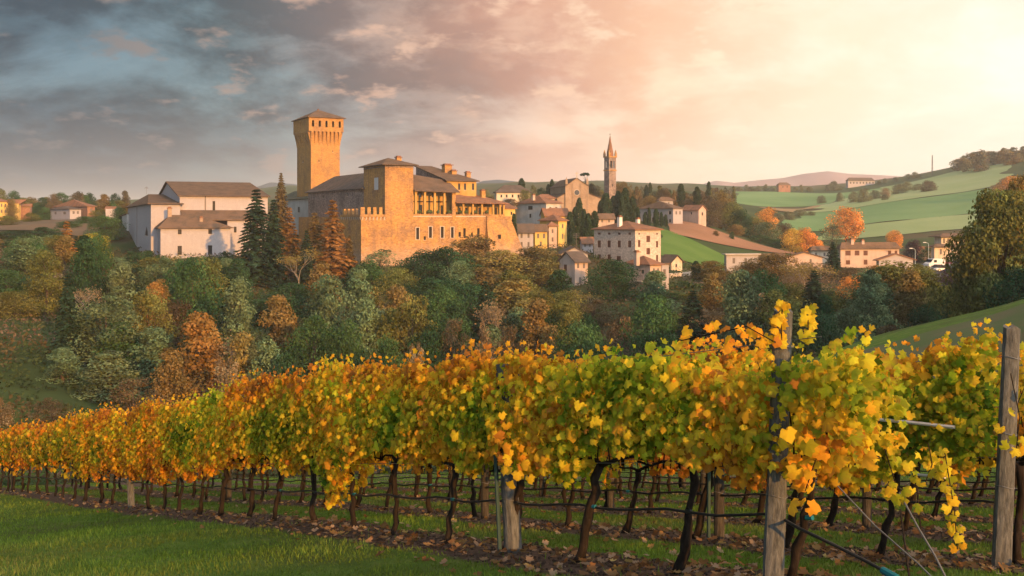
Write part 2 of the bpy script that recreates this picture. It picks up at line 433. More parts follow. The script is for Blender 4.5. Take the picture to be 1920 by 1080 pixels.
def mat_ground():
    m, t, out = new_mat('ground_soil_and_turf')
    pos = t.n('ShaderNodeNewGeometry').outputs['Position']
    sep = t.n('ShaderNodeSeparateXYZ'); t.link(pos, sep.inputs[0])
    x, y, z = sep.outputs
    c = t.math('ADD', t.math('MULTIPLY', x, float(DC[0])), t.math('MULTIPLY', y, float(DC[1])))
    a = t.math('ADD', t.math('MULTIPLY', x, float(DA[0])), t.math('MULTIPLY', y, float(DA[1])))
    n_big = t.noise(pos, 0.25, 5.0, 0.6); n_mid = t.noise(pos, 1.6, 6.0, 0.65); n_fine = t.noise(pos, 14.0, 5.0, 0.7)
    n_far = t.noise(pos, 0.012, 6.0, 0.6)
    grass = t.ramp(n_mid, [(0.25, (0.055, 0.11, 0.018, 1)), (0.5, (0.095, 0.165, 0.028, 1)), (0.75, (0.16, 0.185, 0.05, 1))])
    grass = t.mix(t.sstep(n_big, 0.45, 0.7), grass, (0.075, 0.095, 0.03, 1))
    soil = t.ramp(n_fine, [(0.3, (0.045, 0.030, 0.023, 1)), (0.52, (0.105, 0.073, 0.057, 1)), (0.75, (0.19, 0.14, 0.115, 1))])
    # tilled strip under every row of vines
    k = t.math('ADD', t.math('DIVIDE', t.math('SUBTRACT', c, ROW0), ROWGAP), 0.5)
    fr = t.math('ABSOLUTE', t.math('SUBTRACT', t.math('FRACT', k), 0.5))
    fr = t.math('ADD', fr, t.math('MULTIPLY', t.math('SUBTRACT', n_mid, 0.5), 0.18))
    strip = t.math('SUBTRACT', 1.0, t.sstep(fr, 0.20, 0.27))
    inv = t.math('MULTIPLY', t.sstep(c, ROW0 - 1.2, ROW0 - 0.9), t.math('SUBTRACT', 1.0, t.sstep(c, 25.0, 27.0)))
    inv = t.math('MULTIPLY', inv, t.math('SUBTRACT', 1.0, t.sstep(a, 50.0, 56.0)))
    near = t.mix(t.math('MULTIPLY', strip, inv), grass, soil)
    far = t.ramp(n_far, [(0.35, (0.035, 0.060, 0.022, 1)), (0.48, (0.055, 0.085, 0.03, 1)), (0.56, (0.11, 0.085, 0.05, 1)), (0.66, (0.05, 0.085, 0.03, 1))])
    far = t.mix(t.math('MULTIPLY', n_mid, 0.4), far, (0.03, 0.045, 0.02, 1))
    col = t.mix(t.sstep(y, 70.0, 110.0), near, far)
    principled(t, out, col, 0.95, bump(t, t.math('ADD', n_fine, n_mid), 0.9, 0.05), 0.05)
    return m

def build_ground():
    ys = lines(3.0, 40.0, 0.36, -70.0, 9000.0, 1.045)
    xs = lines(-17.0, 17.0, 0.36, -6000.0, 6000.0, 1.05)
    X, Y = np.meshgrid(xs, ys)
    Z = terrain(X.ravel(), Y.ravel()).reshape(X.shape)
    o = link('ground', grid_mesh('ground', X, Y, Z, mat_ground()))
    tag(o, 'rolling ground under the vineyard, the wooded gully and the village', None, None, 'structure')
build_ground()

def field(name, corners, mat, label, lift=0.35, n=36):
    """sheet of farmland draped on the land; corners are world (x, y), in order"""
    A, B_, C_, D_ = [np.array(p) for p in corners]
    u, v = np.meshgrid(np.linspace(0, 1, n), np.linspace(0, 1, n))
    P = (A * ((1 - u) * (1 - v))[..., None] + B_ * (u * (1 - v))[..., None] + C_ * (u * v)[..., None] + D_ * ((1 - u) * v)[..., None])
    amp = min(9.0, 0.012 * float(P[..., 1].mean()))          # no field edge runs dead straight
    P = P + amp * np.stack([vnoise(P[..., 0], P[..., 1], amp * 4, 8) - .5, vnoise(P[..., 0], P[..., 1], amp * 4, 9) - .5], -1) * 2
    wig = 0.0
    Z = terrain(P[..., 0].ravel(), P[..., 1].ravel()).reshape(u.shape) + lift
    o = link(name, grid_mesh(name, P[..., 0], P[..., 1] + wig, Z, mat))
    return tag(o, label, None, None, 'structure')

def mat_field(name, ca, cb, scale=0.03, stripes=0.0, ang=0.0):
    m, t, out = new_mat(name)
    pos = t.n('ShaderNodeNewGeometry').outputs['Position']
    n = t.noise(pos, scale, 5.0, 0.55); f = t.noise(pos, scale * 30, 4.0, 0.6)
    col = t.mix(t.sstep(n, 0.35, 0.65), c4(ca), c4(cb))
    col = t.mix(t.math('MULTIPLY', f, 0.3), col, mul(ca, 0.7))
    if stripes:
        mp = t.n('ShaderNodeMapping'); t.link(pos, mp.inputs[0]); mp.inputs['Rotation'].default_value = (0, 0, ang)
        wv = t.n('ShaderNodeTexWave'); t.link(mp.outputs[0], wv.inputs[0]); wv.inputs['Scale'].default_value = stripes
        wv.inputs['Distortion'].default_value = 1.0
        col = t.mix(t.math('MULTIPLY', wv.outputs['Fac'], 0.35), col, mul(ca, 0.6))
    principled(t, out, col, 0.95, None, 0.05)
    return m
def pxy(px, D): return (xw(px, D), D)
M_GREEN = mat_field('winter_wheat_green', (0.12, 0.23, 0.09), (0.17, 0.28, 0.12), 0.014)
M_PALE = mat_field('pale_meadow', (0.23, 0.31, 0.135), (0.28, 0.345, 0.17), 0.02)
M_LAWN = mat_field('bright_grass_slope', (0.085, 0.165, 0.035), (0.11, 0.19, 0.045), 0.08)
M_PLOUGH = mat_field('ploughed_earth', (0.27, 0.145, 0.085), (0.33, 0.18, 0.11), 0.05, 1.2, R(35))
M_STRIP = mat_field('ploughed_strip', (0.28, 0.19, 0.10), (0.30, 0.22, 0.12), 0.05)
M_FALLOW = mat_field('fallow_brown', (0.13, 0.105, 0.075), (0.17, 0.12, 0.08), 0.05)
M_BANK = mat_field('weedy_bank', (0.13, 0.12, 0.065), (0.085, 0.125, 0.045), 0.3)
M_ROAD = mat_field('asphalt', (0.10, 0.10, 0.11), (0.13, 0.125, 0.13), 0.3)
field('meadow', [pxy(1545, 470), pxy(1870, 455), pxy(1875, 520), pxy(1555, 505)], M_PALE, 'pale grass meadow at the foot of the green hillside')
field('field', [pxy(1468, 508), pxy(1875, 522), pxy(1875, 660), pxy(1500, 620)], M_GREEN, 'deep green crop field across the hillside above the long house')
field('field', [pxy(1500, 623), pxy(1875, 663), pxy(1905, 905), pxy(1640, 935)], M_PALE, 'lighter green upper field reaching the hazy ridge', 0.6)
field('field', [pxy(1368, 690), pxy(1560, 745), pxy(1640, 930), pxy(1375, 960)], M_GREEN, 'far green field below the dark farmhouse on the skyline')
field('field', [pxy(1415, 655), pxy(1495, 626), pxy(1575, 736), pxy(1560, 742)], M_STRIP, 'narrow strip of brown stubble between two green fields', 0.6)
field('field', [pxy(1262, 318), pxy(1480, 330), pxy(1475, 352), pxy(1255, 368)], M_PLOUGH, 'bare ploughed slope glowing brown below the pink house', 0.3)
field('lawn', [pxy(1236, 252), pxy(1372, 268), pxy(1375, 300), pxy(1238, 330)], M_LAWN, 'bright green grass slope beside the stone house', 0.3)
field('field', [pxy(-60, 285), pxy(190, 262), pxy(215, 315), pxy(-60, 330)], M_FALLOW, 'brown fallow field below the houses on the left skyline', 0.3)
field('field', [pxy(1480, 44), pxy(2150, 40), pxy(2150, 58), pxy(1560, 57)], M_BANK, 'bare brown strip along the top of the right-hand bank', 0.12)
field('road', [pxy(1700, 205), pxy(1800, 205), pxy(1812, 292), pxy(1722, 292)], M_ROAD, 'grey car park road curving past the village houses', 0.2)

def mountain(name, prof, D, depth, label, cmat):
    """ridge with real depth: prof is (px, py) along the skyline"""
    px = np.array([p[0] for p in prof], float); py = np.array([p[1] for p in prof], float)
    n, m = 90, 26
    ps = np.linspace(px[0], px[-1], n); hs = np.interp(ps, px, (HZ - py) / F * D)
    X = np.zeros((m, n)); Y = np.zeros((m, n)); Z = np.zeros((m, n))
    for j in range(m):
        s = -1 + 2 * j / (m - 1)
        X[j] = (ps - CX) / F * D; Y[j] = D + s * depth
        k = 1 - abs(s) ** 1.3
        Z[j] = -20 + (hs + 20) * k + (vnoise(X[j], Y[j], D * 0.03, 4) - 0.5) * D * 0.012 * (1 - k) * 2
    tag(link(name, grid_mesh(name, X, Y, Z, cmat)), label, None, None, 'structure')
M_MOUNT = mat_field('mountain_haze_tint', (0.36, 0.27, 0.27), (0.42, 0.32, 0.315), 0.003)  # woods painted pale pink: part of the distance haze is in this colour
M_HILLB = mat_field('far_hill_haze_tint', (0.05, 0.08, 0.12), (0.07, 0.10, 0.13), 0.006)  # blue of the distant air is painted into the wooded hill's base colour
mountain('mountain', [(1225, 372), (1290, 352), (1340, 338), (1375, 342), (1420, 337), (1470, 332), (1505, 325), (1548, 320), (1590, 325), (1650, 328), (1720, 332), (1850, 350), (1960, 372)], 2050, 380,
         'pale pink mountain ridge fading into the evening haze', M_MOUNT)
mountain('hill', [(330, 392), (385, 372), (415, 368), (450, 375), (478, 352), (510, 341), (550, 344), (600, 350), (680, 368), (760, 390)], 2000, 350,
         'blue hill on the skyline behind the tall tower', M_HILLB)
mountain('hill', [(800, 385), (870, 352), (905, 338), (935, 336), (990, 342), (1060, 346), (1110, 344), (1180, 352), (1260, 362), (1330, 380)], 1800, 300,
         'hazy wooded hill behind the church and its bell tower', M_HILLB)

# ---------------------------------------------------------------- buildings
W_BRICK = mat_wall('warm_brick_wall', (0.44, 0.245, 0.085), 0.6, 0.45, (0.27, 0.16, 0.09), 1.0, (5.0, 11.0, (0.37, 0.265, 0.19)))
W_KEEP = mat_wall('keep_brick_wall', (0.42, 0.228, 0.075), 0.5, 0.35, (0.27, 0.155, 0.075), 1.2)
W_STONE = mat_wall('rubble_stone_wall', (0.27, 0.21, 0.18), 0.7, 0.8, (0.17, 0.13, 0.115))
W_PLASTER = mat_wall('ochre_plaster_wall', (0.50, 0.31, 0.10), 0.45, 0.0)
W_WHITE = mat_wall('white_plaster_wall', (0.37, 0.35, 0.37), 0.36, 0.0, (0.40, 0.37, 0.38))
W_CREAM = mat_wall('cream_plaster_wall', (0.62, 0.53, 0.42), 0.3, 0.0)
W_PINK = mat_wall('pink_plaster_wall', (0.50, 0.39, 0.335), 0.3, 0.0)
W_GREY = mat_wall('grey_plaster_wall', (0.52, 0.51, 0.49), 0.35, 0.0)
W_YELLOW = mat_wall('yellow_plaster_wall', (0.66, 0.45, 0.15), 0.25, 0.0)
W_STONEH = mat_wall('pale_stone_wall', (0.52, 0.45, 0.385), 0.35, 0.45, (0.40, 0.34, 0.30), 1.2)
W_REDB = mat_wall('red_brick_wall', (0.30, 0.17, 0.12), 0.4, 0.3)
W_TAN = mat_wall('tan_brick_wall', (0.36, 0.265, 0.19), 0.35, 0.2)
R_BROWN = mat_roof('brown_tile_roof', (0.165, 0.108, 0.074), (0.095, 0.072, 0.055))
R_GREY = mat_roof('lichened_grey_roof', (0.125, 0.098, 0.084), (0.078, 0.068, 0.062))
R_TERRA = mat_roof('terracotta_roof', (0.27, 0.135, 0.08), (0.17, 0.10, 0.07))
R_GREEN = mat_roof('mossy_roof', (0.115, 0.12, 0.085), (0.085, 0.09, 0.07))
R_WHITE = mat_roof('pale_sheet_roof', (0.5, 0.46, 0.43), (0.40, 0.37, 0.35))
S_BROWN = mat_simple('brown_shutter_paint', (0.115, 0.05, 0.035), 0.6)
S_GREY = mat_simple('grey_shutter_paint', (0.16, 0.14, 0.13), 0.6)
S_GREEN = mat_simple('green_shutter_paint', (0.03, 0.06, 0.045), 0.6)
S_WHITE = mat_simple('white_frame_paint', (0.7, 0.68, 0.64), 0.6)
S_WOOD = mat_simple('dark_timber', (0.06, 0.04, 0.03), 0.8)
S_STONE = mat_simple('window_surround_stone', (0.50, 0.42, 0.34), 0.85)

class Frame:
    """local axes of a building: x runs right and away along the lit face, y runs left and away"""
    def __init__(s, name, label, cat, pxc, D, yaw, base=None, group=None):
        s.C = np.array((xw(pxc, D), D)); s.yaw = R(yaw)
        s.r = np.array((math.cos(s.yaw), math.sin(s.yaw))); s.l = np.array((-math.sin(s.yaw), math.cos(s.yaw)))
        s.zb = base if base is not None else 0.0
        s.o = empty(name, (s.C[0], s.C[1], s.zb), s.yaw)
        tag(s.o, label, cat, group)
    def w(s, x, y): return s.C + x * s.r + y * s.l
    def x_at(s, px, y=0.0):
        t = (px - CX) / F
        return (t * (s.C[1] + y * s.l[1]) - s.C[0] - y * s.l[0]) / (s.r[0] - t * s.r[1])
    def y_at(s, px, x=0.0):
        t = (px - CX) / F
        return (t * (s.C[1] + x * s.r[1]) - s.C[0] - x * s.r[0]) / (s.l[0] - t * s.l[1])
    def z(s, py, x=0.0, y=0.0): return (HZ - py) / F * s.w(x, y)[1] - s.zb

def facade(mb, O, U, W, z0, z1, ops, inward, depth):
    """wall with real openings: ops are (u0, u1, v0, v1, arched)"""
    O = Vector(O); U = Vector(U); I = Vector(inward); Zv = Vector((0, 0, 1))
    P = lambda u, v, d=0.0: O + U * u + Zv * v + I * d
    ops = [o for o in ops if o[0] < W and o[1] > 0]
    us = sorted({0.0, W, *[min(max(o[0], 0), W) for o in ops], *[min(max(o[1], 0), W) for o in ops]})
    vs = sorted({z0, z1, *[o[2] for o in ops], *[o[3] for o in ops]})
    vs = [v for v in vs if z0 - 1e-6 <= v <= z1 + 1e-6]
    for i in range(len(us) - 1):
        for j in range(len(vs) - 1):
            uc, vc = (us[i] + us[i + 1]) / 2, (vs[j] + vs[j + 1]) / 2
            if any(o[0] < uc < o[1] and o[2] < vc < o[3] for o in ops): continue
            mb.poly(P(us[i], vs[j]), P(us[i + 1], vs[j]), P(us[i + 1], vs[j + 1]), P(us[i], vs[j + 1]))
    for o in ops:
        u0, u1, v0, v1 = o[:4]
        for (a, b) in (((u0, v0), (u1, v0)), ((u1, v0), (u1, v1)), ((u1, v1), (u0, v1)), ((u0, v1), (u0, v0))):
            mb.poly(P(*a), P(*b), P(*b, depth), P(*a, depth))
        if len(o) > 4 and o[4]:
            h = (u1 - u0) / 2
            for d in (0.0,):
                mb.poly(P(u0, v1, .004), P(u0, v1 - h, .004), P(u0 + .29 * h, v1 - .29 * h, .004), P(u0 + h, v1, .004))
                mb.poly(P(u1, v1, .004), P(u1 - h, v1, .004), P(u1 - .29 * h, v1 - .29 * h, .004), P(u1, v1 - h, .004))

def window_at(parent, O, U, inward, op, depth, style):
    """window set back in its opening, or shutters closed over it"""
    O = Vector(O); U = Vector(U); I = Vector(inward); Zv = Vector((0, 0, 1))
    u0, u1, v0, v1 = op[:4]
    def slab(mb, a0, a1, b0, b1, d0, d1):
        ring = lambda d: [O + U * a0 + Zv * b0 + I * d, O + U * a1 + Zv * b0 + I * d, O + U * a1 + Zv * b1 + I * d, O + U * a0 + Zv * b1 + I * d]
        mb.loft([ring(d0), ring(d1)])
    w, h = u1 - u0, v1 - v0
    if style == 'none': return
    if style in ('brown', 'grey', 'green'):
        mat = {'brown': S_BROWN, 'grey': S_GREY, 'green': S_GREEN}[style]
        m = MB(); slab(m, u0, u1, v0, v1, depth - .04, depth); win = m.build('window', M_GLASS, parent)
        for k in range(2):
            s = MB(); a = u0 + .02 + k * w / 2; b = a + w / 2 - .04
            slab(s, a, b, v0 + .03, v1 - .03, 0.03, 0.08)
            n = max(3, int(h / .28))
            for q in range(n):
                zc = v0 + .06 + (h - .12) * (q + .5) / n
                slab(s, a + .06, b - .06, zc - .04, zc + .04, 0.005, 0.03)
            s.build('shutter', mat, win)
        return
    m = MB(); slab(m, u0, u1, v0, v1, depth - .04, depth); win = m.build('window', M_DARK if style == 'dark' else M_GLASS, parent)
    if style in ('pane', 'open', 'white'):
        f = MB(); fr = min(.09, w * .12)
        slab(f, u0, u0 + fr, v0, v1, depth - .12, depth - .05); slab(f, u1 - fr, u1, v0, v1, depth - .12, depth - .05)
        slab(f, u0 + fr, u1 - fr, v1 - fr, v1, depth - .12, depth - .05); slab(f, u0 + fr, u1 - fr, v0, v0 + fr, depth - .12, depth - .05)
        slab(f, (u0 + u1) / 2 - fr / 3, (u0 + u1) / 2 + fr / 3, v0 + fr, v1 - fr, depth - .11, depth - .06)
        f.build('frame', S_WHITE if style == 'white' else S_WOOD, win)
    s = MB(); slab(s, u0 - .1, u1 + .1, v0 - .1, v0 - .004, -.07, .1); s.build('sill', S_STONE, win)

def hip_roof(x0, x1, y0, y1, z, rz, o=0.6, inset=None, th=0.18, axis='x'):
    """hipped roof slab with overhanging eaves; inset = how far the ridge ends stand in from the eaves"""
    mb = MB()
    X0, X1, Y0, Y1 = x0 - o, x1 + o, y0 - o, y1 + o
    if axis == 'x':
        ins = min((X1 - X0) / 2 - .01, (Y1 - Y0) / 2) if inset is None else inset
        i0, i1 = (ins if isinstance(ins, tuple) else (ins, ins))
        ym = (Y0 + Y1) / 2; a, b = (X0 + i0, ym), (X1 - i1, ym)
    else:
        ins = min((Y1 - Y0) / 2 - .01, (X1 - X0) / 2) if inset is None else inset
        i0, i1 = (ins if isinstance(ins, tuple) else (ins, ins))
        xm = (X0 + X1) / 2; a, b = (xm, Y0 + i0), (xm, Y1 - i1)
    c = [(X0, Y0), (X1, Y0), (X1, Y1), (X0, Y1)]
    A, B_ = (*a, rz), (*b, rz)
    e = [(p[0], p[1], z) for p in c]; l = [(p[0], p[1], z - th) for p in c]
    if axis == 'x':
        mb.poly(e[0], e[1], B_, A); mb.poly(e[1], e[2], B_); mb.poly(e[2], e[3], A, B_); mb.poly(e[3], e[0], A)
    else:
        mb.poly(e[0], e[1], A); mb.poly(e[1], e[2], B_, A); mb.poly(e[2], e[3], B_); mb.poly(e[3], e[0], A, B_)
    for k in range(4): mb.poly(e[k], l[k], l[(k + 1) % 4], e[(k + 1) % 4])
    mb.poly(*l)
    return mb

def gable_roof(x0, x1, y0, y1, z, rz, o=0.5, og=0.4, th=0.2, axis='x'):
    """two slabs meeting at a ridge along the axis"""
    mb = MB()
    if axis == 'x':
        ym = (y0 + y1) / 2; k = (rz - z) / ((y1 - y0) / 2)
        sec = [(y0 - o, z - k * o), (ym, rz), (y1 + o, z - k * o), (y1 + o, z - k * o - th), (ym, rz - th), (y0 - o, z - k * o - th)]
        a = [(x0 - og, p[0], p[1]) for p in sec]; b = [(x1 + og, p[0], p[1]) for p in sec]
    else:
        xm = (x0 + x1) / 2; k = (rz - z) / ((x1 - x0) / 2)
        sec = [(x0 - o, z - k * o), (xm, rz), (x1 + o, z - k * o), (x1 + o, z - k * o - th), (xm, rz - th), (x0 - o, z - k * o - th)]
        a = [(p[0], y0 - og, p[1]) for p in sec]; b = [(p[0], y1 + og, p[1]) for p in sec]
    for i in range(6): mb.poly(a[i], a[(i + 1) % 6], b[(i + 1) % 6], b[i])
    mb.poly(a[0], a[1], a[4], a[5]); mb.poly(a[1], a[2], a[3], a[4]); mb.poly(b[0], b[1], b[4], b[5]); mb.poly(b[1], b[2], b[3], b[4])
    return mb

def slope_roof(pts, th=0.2):
    mb = MB(); low = [(p[0], p[1], p[2] - th) for p in pts]
    mb.poly(*pts); mb.poly(*low)
    n = len(pts)
    for i in range(n): mb.poly(pts[i], low[i], low[(i + 1) % n], pts[(i + 1) % n])
    return mb

def chimney(parent, x, y, z0, z1, w=0.7, mat=None, cap=True):
    m = MB(); m.box(x - w / 2, x + w / 2, y - w / 2, y + w / 2, z0, z1)
    c = m.build('chimney', mat or W_BRICK, parent)
    if cap:
        k = MB(); k.box(x - w * .65, x + w * .65, y - w * .65, y + w * .65, z1 + .003, z1 + .15)
        k.box(x - w * .4, x + w * .4, y - w * .4, y + w * .4, z1 + .153, z1 + .4); k.build('chimney_cap', R_TERRA, c)
    return c

def block(fr, x0, x1, y0, y1, z0, z1, mat, front=(), left=(), style='pane', lstyle=None, depth=0.22, gable=None, right=(), name='wall'):
    """four walls with openings; gable = ('x'|'y', ridge z) closes the gable triangles"""
    mb = MB()
    facade(mb, (x0, y0, 0), (1, 0, 0), x1 - x0, z0, z1, [(o[0] - x0, o[1] - x0, *o[2:]) for o in front], (0, 1, 0), depth)
    facade(mb, (x0, y0, 0), (0, 1, 0), y1 - y0, z0, z1, [(o[0] - y0, o[1] - y0, *o[2:]) for o in left], (1, 0, 0), depth)
    facade(mb, (x0, y1, 0), (1, 0, 0), x1 - x0, z0, z1, [], (0, -1, 0), depth)
    facade(mb, (x1, y0, 0), (0, 1, 0), y1 - y0, z0, z1, [], (-1, 0, 0), depth)
    if gable:
        ax, rz = gable
        if ax == 'x':
            ym = (y0 + y1) / 2
            for x in (x0, x1): mb.poly((x, y0, z1), (x, y1, z1), (x, ym, rz))
        else:
            xm = (x0 + x1) / 2
            for y in (y0, y1): mb.poly((x0, y, z1), (x1, y, z1), (xm, y, rz))
    mb.build(name, mat, fr.o)
    for o in front: window_at(fr.o, (x0, y0, 0), (1, 0, 0), (0, 1, 0), (o[0] - x0, o[1] - x0, *o[2:]), depth, style)
    for o in left: window_at(fr.o, (x0, y0, 0), (0, 1, 0), (1, 0, 0), (o[0] - y0, o[1] - y0, *o[2:]), depth, lstyle or style)

def fop(fr, px, py0, py1, wpx, y=0.0, arch=0):
    """opening on the right-hand face, from photo pixels"""
    a, b = fr.x_at(px - wpx / 2, y), fr.x_at(px + wpx / 2, y); m = (a + b) / 2
    return (a, b, fr.z(py1, m, y), fr.z(py0, m, y), arch)
def lop(fr, px, py0, py1, wpx, x=0.0, arch=0):
    a, b = fr.y_at(px + wpx / 2, x), fr.y_at(px - wpx / 2, x); m = (a + b) / 2
    return (a, b, fr.z(py1, x, m), fr.z(py0, x, m), arch)

def house(name, label, pxl, pxc, pxr, py_eave, py_ridge, D, yaw, wall, roof, front=(), left=(), style='pane', lstyle=None, rtype='hip', axis='x',
          o=0.5, chim=(), cat='house', d=None, w=None, drop=2.0, group=None, lwall=None):
    """box house seen on its corner: pixel columns of its left edge, near corner and right edge"""
    fr = Frame(name, label, cat, pxc, D, yaw, 0.0, group)
    W = w if w else fr.x_at(pxr); Dp = d if d else fr.y_at(pxl)
    zs = [tz1(*fr.w(x, y)) for x in (0, W) for y in (0, Dp)]
    fr.zb = min(zs) - drop; fr.o.location.z = fr.zb
    ze = fr.z(py_eave)
    if rtype == 'hip':
        rx, ry = W / 2, Dp / 2
    rz = fr.z(py_ridge, W / 2, Dp / 2)
    rz = max(rz, ze + 0.6)
    block(fr, 0, W, 0, Dp, 0.0, ze, wall, [fop(fr, *q) for q in front], [lop(fr, *q) for q in left], style, lstyle,
          gable=(axis, rz - .06) if rtype == 'gable' else None)
    if rtype == 'hip': hip_roof(0, W, 0, Dp, ze + .12, rz, o, axis=axis).build('roof', roof, fr.o)
    elif rtype == 'gable': gable_roof(0, W, 0, Dp, ze + .03, rz, o, axis=axis).build('roof', roof, fr.o)
    elif rtype == 'flat':
        m = MB(); m.box(-o, W + o, -o, Dp + o, ze + .01, ze + .3); m.build('roof', roof, fr.o)
    for (px, ty, pz0, pz1, cw) in chim:
        yy = Dp * ty; xx = fr.x_at(px, yy)
        chimney(fr.o, xx, yy, fr.z(pz0, xx, yy) - .6, fr.z(pz1, xx, yy), cw, W_PINK if wall is not W_STONEH else S_WHITE)
    fr.W, fr.Dp, fr.ze, fr.rz = W, Dp, ze, rz
    return fr

# ---- the castle's tall keep
def keep():
    D = 288.0
    fr = Frame('castle_keep', 'tall square brick tower with machicolated crown, half lit orange, half shaded', 'tower', 583, D, 28, 0.0)
    W, Dp = fr.x_at(637), fr.y_at(557)
    fr.zb = min(tz1(*fr.w(x, y)) for x in (0, W) for y in (0, Dp)) - 2; fr.o.location.z = fr.zb
    zt = fr.z(268); zc = fr.z(246); zh = fr.z(220)
    front = [fop(fr, 598, 300, 303.5, 1.6), fop(fr, 624, 282, 285, 1.6)]
    block(fr, 0, W, 0, Dp, 0, zc, W_KEEP, front, [lop(fr, 568, 300, 304, 1.5)], 'dark')
    oh = 0.85
    # corbels that carry the overhanging crown, tapering into the shaft
    def corbels(n, length, place):
        for i in range(n):
            u = length * (i + .5) / n; hw = length / n * .27
            m = MB()
            prof = [(0, zt - .5), (-.12, zt), (-oh, zc - .35), (-oh, zc), (0, zc)]
            m.loft([[place(u - hw, p[0], p[1]) for p in prof], [place(u + hw, p[0], p[1]) for p in prof]])
            m.build('corbel', W_KEEP, fr.o)
    corbels(8, W + .8, lambda u, d, z: (u - .4, d, z)); corbels(7, Dp + .8, lambda u, d, z: (d, u - .4, z))
    corbels(8, W + .8, lambda u, d, z: (u - .4, Dp - d, z)); corbels(7, Dp + .8, lambda u, d, z: (W - d, u - .4, z))
    # crown with a ring of arched openings one can see through
    x0, x1, y0, y1 = -oh, W + oh, -oh, Dp + oh
    mb = MB(); dp = .45
    fr_ops = []; lf_ops = []
    v0, v1 = fr.z(237.5), fr.z(225.5)
    for i in range(5):
        u = (x1 - x0) * (i + .62) / 5.2; fr_ops.append((u - .32, u + .32, v0, v1, 1))
    L = y1 - y0
    for u, hw in ((L * .18, .28), (L * .52, .62), (L * .84, .28)): lf_ops.append((u - hw, u + hw, v0 - (.2 if hw > .5 else 0), v1 + (.1 if hw > .5 else 0), 1))
    facade(mb, (x0, y0, 0), (1, 0, 0), x1 - x0, zc, zh, fr_ops, (0, 1, 0), dp)
    facade(mb, (x0, y1, 0), (1, 0, 0), x1 - x0, zc, zh, fr_ops, (0, -1, 0), dp)
    facade(mb, (x0, y0, 0), (0, 1, 0), L, zc, zh, lf_ops, (1, 0, 0), dp)
    facade(mb, (x1, y0, 0), (0, 1, 0), L, zc, zh, lf_ops, (-1, 0, 0), dp)
    for s in (1,):   # inner skin so that the wall has thickness
        facade(mb, (x0 + dp, y0 + dp, 0), (1, 0, 0), x1 - x0 - 2 * dp, zc, zh, [(a - dp, b - dp, c, d) for a, b, c, d, e in fr_ops], (0, 1, 0), 0.001)
        facade(mb, (x0 + dp, y1 - dp, 0), (1, 0, 0), x1 - x0 - 2 * dp, zc, zh, [(a - dp, b - dp, c, d) for a, b, c, d, e in fr_ops], (0, 1, 0), 0.001)
        facade(mb, (x0 + dp, y0 + dp, 0), (0, 1, 0), L - 2 * dp, zc, zh, [(a - dp, b - dp, c, d) for a, b, c, d, e in lf_ops], (1, 0, 0), 0.001)
        facade(mb, (x1 - dp, y0 + dp, 0), (0, 1, 0), L - 2 * dp, zc, zh, [(a - dp, b - dp, c, d) for a, b, c, d, e in lf_ops], (1, 0, 0), 0.001)
    mb.poly((x0 + dp, y0 + dp, zc + .01), (x1 - dp, y0 + dp, zc + .01), (x1 - dp, y1 - dp, zc + .01), (x0 + dp, y1 - dp, zc + .01))
    for (a0, a1, b0, b1) in ((x0, x1, y0, -.01), (x0, x1, Dp + .01, y1), (x0, -.01, -.01, Dp + .01), (W + .01, x1, -.01, Dp + .01)):
        mb.poly((a0, b0, zc), (a1, b0, zc), (a1, b1, zc), (a0, b1, zc))
    mb.build('crown_wall', W_KEEP, fr.o)
    rf = hip_roof(x0, x1, y0, y1, zh + .12, fr.z(206, W / 2, Dp / 2), .55, axis='x').build('roof', R_BROWN, fr.o)
    m = MB(); m.box(W / 2 - .25, W / 2 + .25, Dp / 2 - .25, Dp / 2 + .25, fr.z(206, W / 2, Dp / 2) - .2, fr.z(204.5, W / 2, Dp / 2)); m.build('finial', R_TERRA, rf)
keep()

